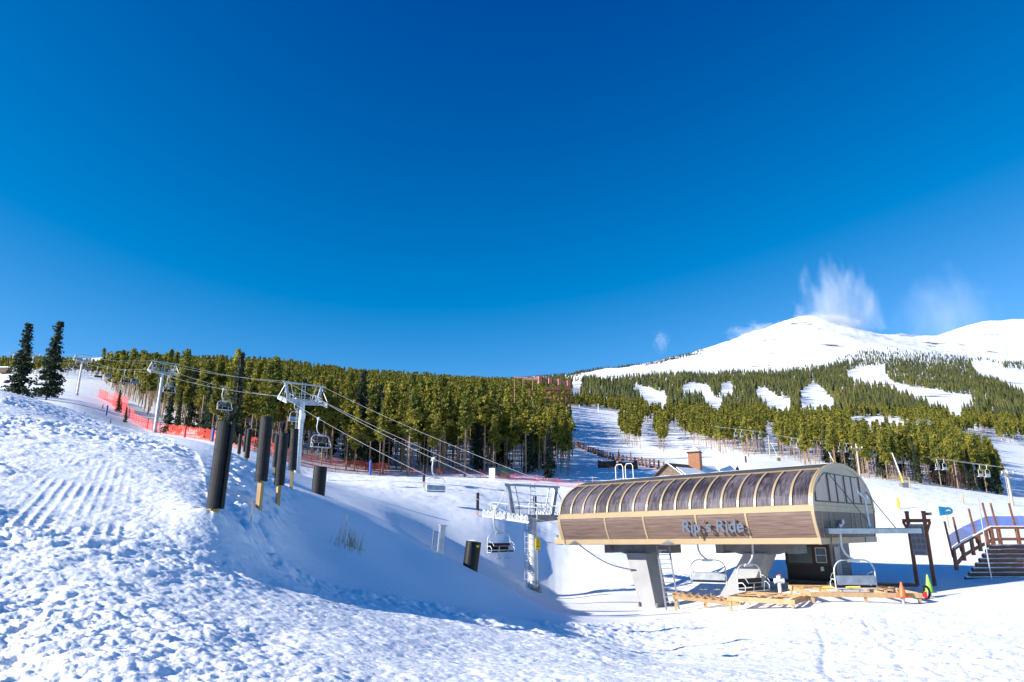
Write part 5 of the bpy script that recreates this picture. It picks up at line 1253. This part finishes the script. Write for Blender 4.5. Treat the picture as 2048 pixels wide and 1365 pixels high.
for px in (1097, 1115, 1135):
    b0 = gp(px, 781); mb = MB(); mb.box(b0, (2.1, 1.5, 0.5)); mb.box(b0+Vector((0, 0, 0.7)), (1.2, 1.2, 0.9)); mb.build('platform', 'darkred', gt)
    mb = MB(); z1 = b0.z; 
    for sx in (-1, 1):
        for sy in (-1, 1): mb.bar(b0+Vector((sx*0.8, sy*0.8, 0)), Vector((b0.x+sx*1.1, b0.y+sy*1.1, 0)), 0.16)
    for k in range(4):
        za, zb = z1*(k/4), z1*((k+1)/4)
        for sx in (-1, 1): mb.bar((b0.x-sx*1.0, b0.y-1.0, za), (b0.x+sx*1.0, b0.y-1.0, zb), 0.1)
        mb.bar((b0.x-1.0, b0.y-1.0, zb), (b0.x+1.0, b0.y-1.0, zb), 0.1)
    mb.build('lattice_leg', 'darkred', gt)
for px, r0 in ((1029, 753), (1046, 759), (1065, 762)): a = gp(px, r0); MB().tube([a, Vector((a.x, a.y, 0))], 0.10, 6).build('post', 'salmon', gt)
c = gp(1056, 787); MB().box(c, (1.3, 1.6, 3.0)).build('control_box', 'cedar', gt); MB().box((c.x, c.y, (c.z-1.5)/2), (0.4, 0.4, abs(c.z-1.5))).build('box_post', 'cedar', gt)
# small hut far left, dry grass, stakes
t = thing('shed', 'tiny dark shed with snowy roof at the far left skyline', 'hut', G(8, 400)); MB().box((0, 0, 2), (6, 4, 3)).build('wall', 'brownwall', t); MB().box((0, 0, 3.8), (6.6, 4.6, 0.6)).build('roof_snow', 'snow', t)
def tuft(px, Y, n, hgt, label, spread=0.5, name='dry_grass_tuft', m='drygrass', th=0.008):
    g_ = G(px, Y); V = []; F = []
    for i in range(n):
        a = random.random()*6.28; r_ = random.random()*spread; x, y = math.cos(a)*r_, math.sin(a)*r_; h = hgt*(0.4+0.7*random.random()); lx = (random.random()-0.3)*0.5*h; ly = (random.random()-.5)*0.3*h; k = len(V)
        gz = zat(g_.x+x, g_.y+y)-g_.z-0.03
        V += [(x-th, y, gz), (x+th, y, gz), (x+lx*0.5+th*0.7, y+ly*0.5, gz+h*0.6), (x+lx*0.5-th*0.7, y+ly*0.5, gz+h*0.6), (x+lx, y+ly, gz+h)]; F += [(k, k+1, k+2, k+3), (k+3, k+2, k+4)]
    o = MB().add(V, F).build(name, m); o.location = g_; tag(o, label, 'grass'); return o
tuft(700, 26, 70, 0.75, 'dry yellow grass tuft sticking out of the shaded bank', 0.55, th=0.006)
tuft(690, 25, 30, 0.5, 'thin dry grass just below the main tuft on the bank', 0.6, th=0.005)
tuft(1905, 165, 160, 5.5, 'reddish bare willow bushes at the foot of the right forest', 6.0, 'bare_bush', mat('bare_twigs', (0.28, 0.14, 0.10), 0.9), 0.05)
tuft(1790, 158, 60, 2.5, 'low brown brush under the forest edge behind the snow lance', 6.0, 'bare_bush', 'drygrass', 0.04)
for px, Y, h, lab in ((690, 27, 0.9, 'thin stake beside the dry grass on the bank'), (500, 17.5, 0.6, 'thin stake stuck in the berm between the first two posts'), (1928, 84, 1.2, 'wooden stake on the slope below the right forest'), (1821, 98, 1.6, 'thin stake right of the yellow-sleeved snow lance'), (1185, 112, 2.2, 'brown post at the end of the shaded netting by the roof hoops')):
    g_ = G(px, Y); o = MB().bar((0, 0, -0.2), (0.03*h, 0, h), 0.016 if Y < 30 else 0.09).build('stake', 'postwood'); o.location = g_; tag(o, lab, 'stake')
g_ = G(1492, 190); o = MB().box((0, 0, 0.8), (0.35, 0.35, 1.9)).build('marker_post', 'darktimber'); o.location = g_; tag(o, 'short dark marker post on the snow above the station roof', 'post')
# ------------------------------------------------------------------ wind-blown snow over the summit
def plume(px, row, Y, sx, sy, sz, dens, label, scale=2.2, slant=0.25, seed=0.0, thr=0.7, loc=(0, 0, 0.0), scl=(1, 1, 1)):
    m = bpy.data.materials.new('blown_snow'); m.use_nodes = True; t = m.node_tree; t.nodes.clear()
    out = t.nodes.new('ShaderNodeOutputMaterial'); pv = t.nodes.new('ShaderNodeVolumePrincipled'); pv.inputs['Color'].default_value = (0.97, 0.97, 1, 1); pv.inputs['Anisotropy'].default_value = 0.0
    tc = t.nodes.new('ShaderNodeTexCoord'); mp = t.nodes.new('ShaderNodeMapping'); mp.inputs['Location'].default_value = (seed, seed*0.7, seed*1.3); mp.inputs['Scale'].default_value = (1.5, 1.0, 0.6); mp.inputs['Rotation'].default_value = (0, slant, 0)
    t.links.new(tc.outputs['Object'], mp.inputs[0])
    n = t.nodes.new('ShaderNodeTexNoise'); n.inputs['Scale'].default_value = scale; n.inputs['Detail'].default_value = 9; n.inputs['Roughness'].default_value = 0.62; n.inputs['Distortion'].default_value = 0.35; t.links.new(mp.outputs[0], n.inputs['Vector'])
    # ragged edge: the noise is eroded away from the core of the cloud
    gr = t.nodes.new('ShaderNodeTexGradient'); gr.gradient_type = 'SPHERICAL'; mp2 = t.nodes.new('ShaderNodeMapping'); mp2.inputs['Location'].default_value = loc; mp2.inputs['Scale'].default_value = scl; mp2.inputs['Rotation'].default_value = (0, slant*0.6, 0)
    t.links.new(tc.outputs['Object'], mp2.inputs[0]); t.links.new(mp2.outputs[0], gr.inputs[0])
    er = t.nodes.new('ShaderNodeMath'); er.operation = 'MULTIPLY_ADD'; er.inputs[1].default_value = 0.62; er.inputs[2].default_value = -thr; t.links.new(gr.outputs[0], er.inputs[0])
    su = t.nodes.new('ShaderNodeMath'); su.operation = 'ADD'; su.use_clamp = True; t.links.new(n.outputs[0], su.inputs[0]); t.links.new(er.outputs[0], su.inputs[1])
    sm = t.nodes.new('ShaderNodeMapRange'); sm.inputs[1].default_value = 0.0; sm.inputs[2].default_value = 0.12; t.links.new(gr.outputs[0], sm.inputs[0])
    mu = t.nodes.new('ShaderNodeMath'); mu.operation = 'MULTIPLY'; t.links.new(su.outputs[0], mu.inputs[0]); t.links.new(sm.outputs[0], mu.inputs[1])
    m2 = t.nodes.new('ShaderNodeMath'); m2.operation = 'MULTIPLY'; m2.inputs[1].default_value = dens; t.links.new(mu.outputs[0], m2.inputs[0])
    t.links.new(m2.outputs[0], pv.inputs['Density']); t.links.new(pv.outputs[0], out.inputs['Volume'])
    o = MB().box((0, 0, 0), (2, 2, 2)).build('blown_snow_plume', m); o.location = Pt(px, row, Y); o.scale = (sx, sy, sz); tag(o, label, 'blown snow', kind='stuff')
plume(1685, 555, 3420, 290, 120, 300, 0.022, 'white plume of snow blowing off the pointed summit', 2.4, -0.75, 0.0, 0.72, (-0.12, 0, 0.50), (0.85, 1, 0.62))
plume(1640, 640, 3330, 220, 80, 60, 0.07, 'low white spindrift hugging the pointed summit', 2.8, 0.6, 3.0, 0.62, (0, 0, 0.35), (1, 1, 0.8))
plume(1880, 590, 3900, 420, 200, 290, 0.0024, 'faint veil of blown snow over the saddle', 2.2, 0.4, 5.0, 0.68, (0, 0, 0.3), (1, 1, 0.7))
plume(1322, 683, 3200, 85, 60, 100, 0.014, 'small wisp of cloud left of the white ridge', 3.2, 0.5, 9.0, 0.80)
plume(1520, 660, 3330, 240, 60, 60, 0.035, 'snow blowing along the ridge left of the summit', 3.0, 0.7, 13.0, 0.68, (0, 0, 0.3), (0.9, 1, 0.7))
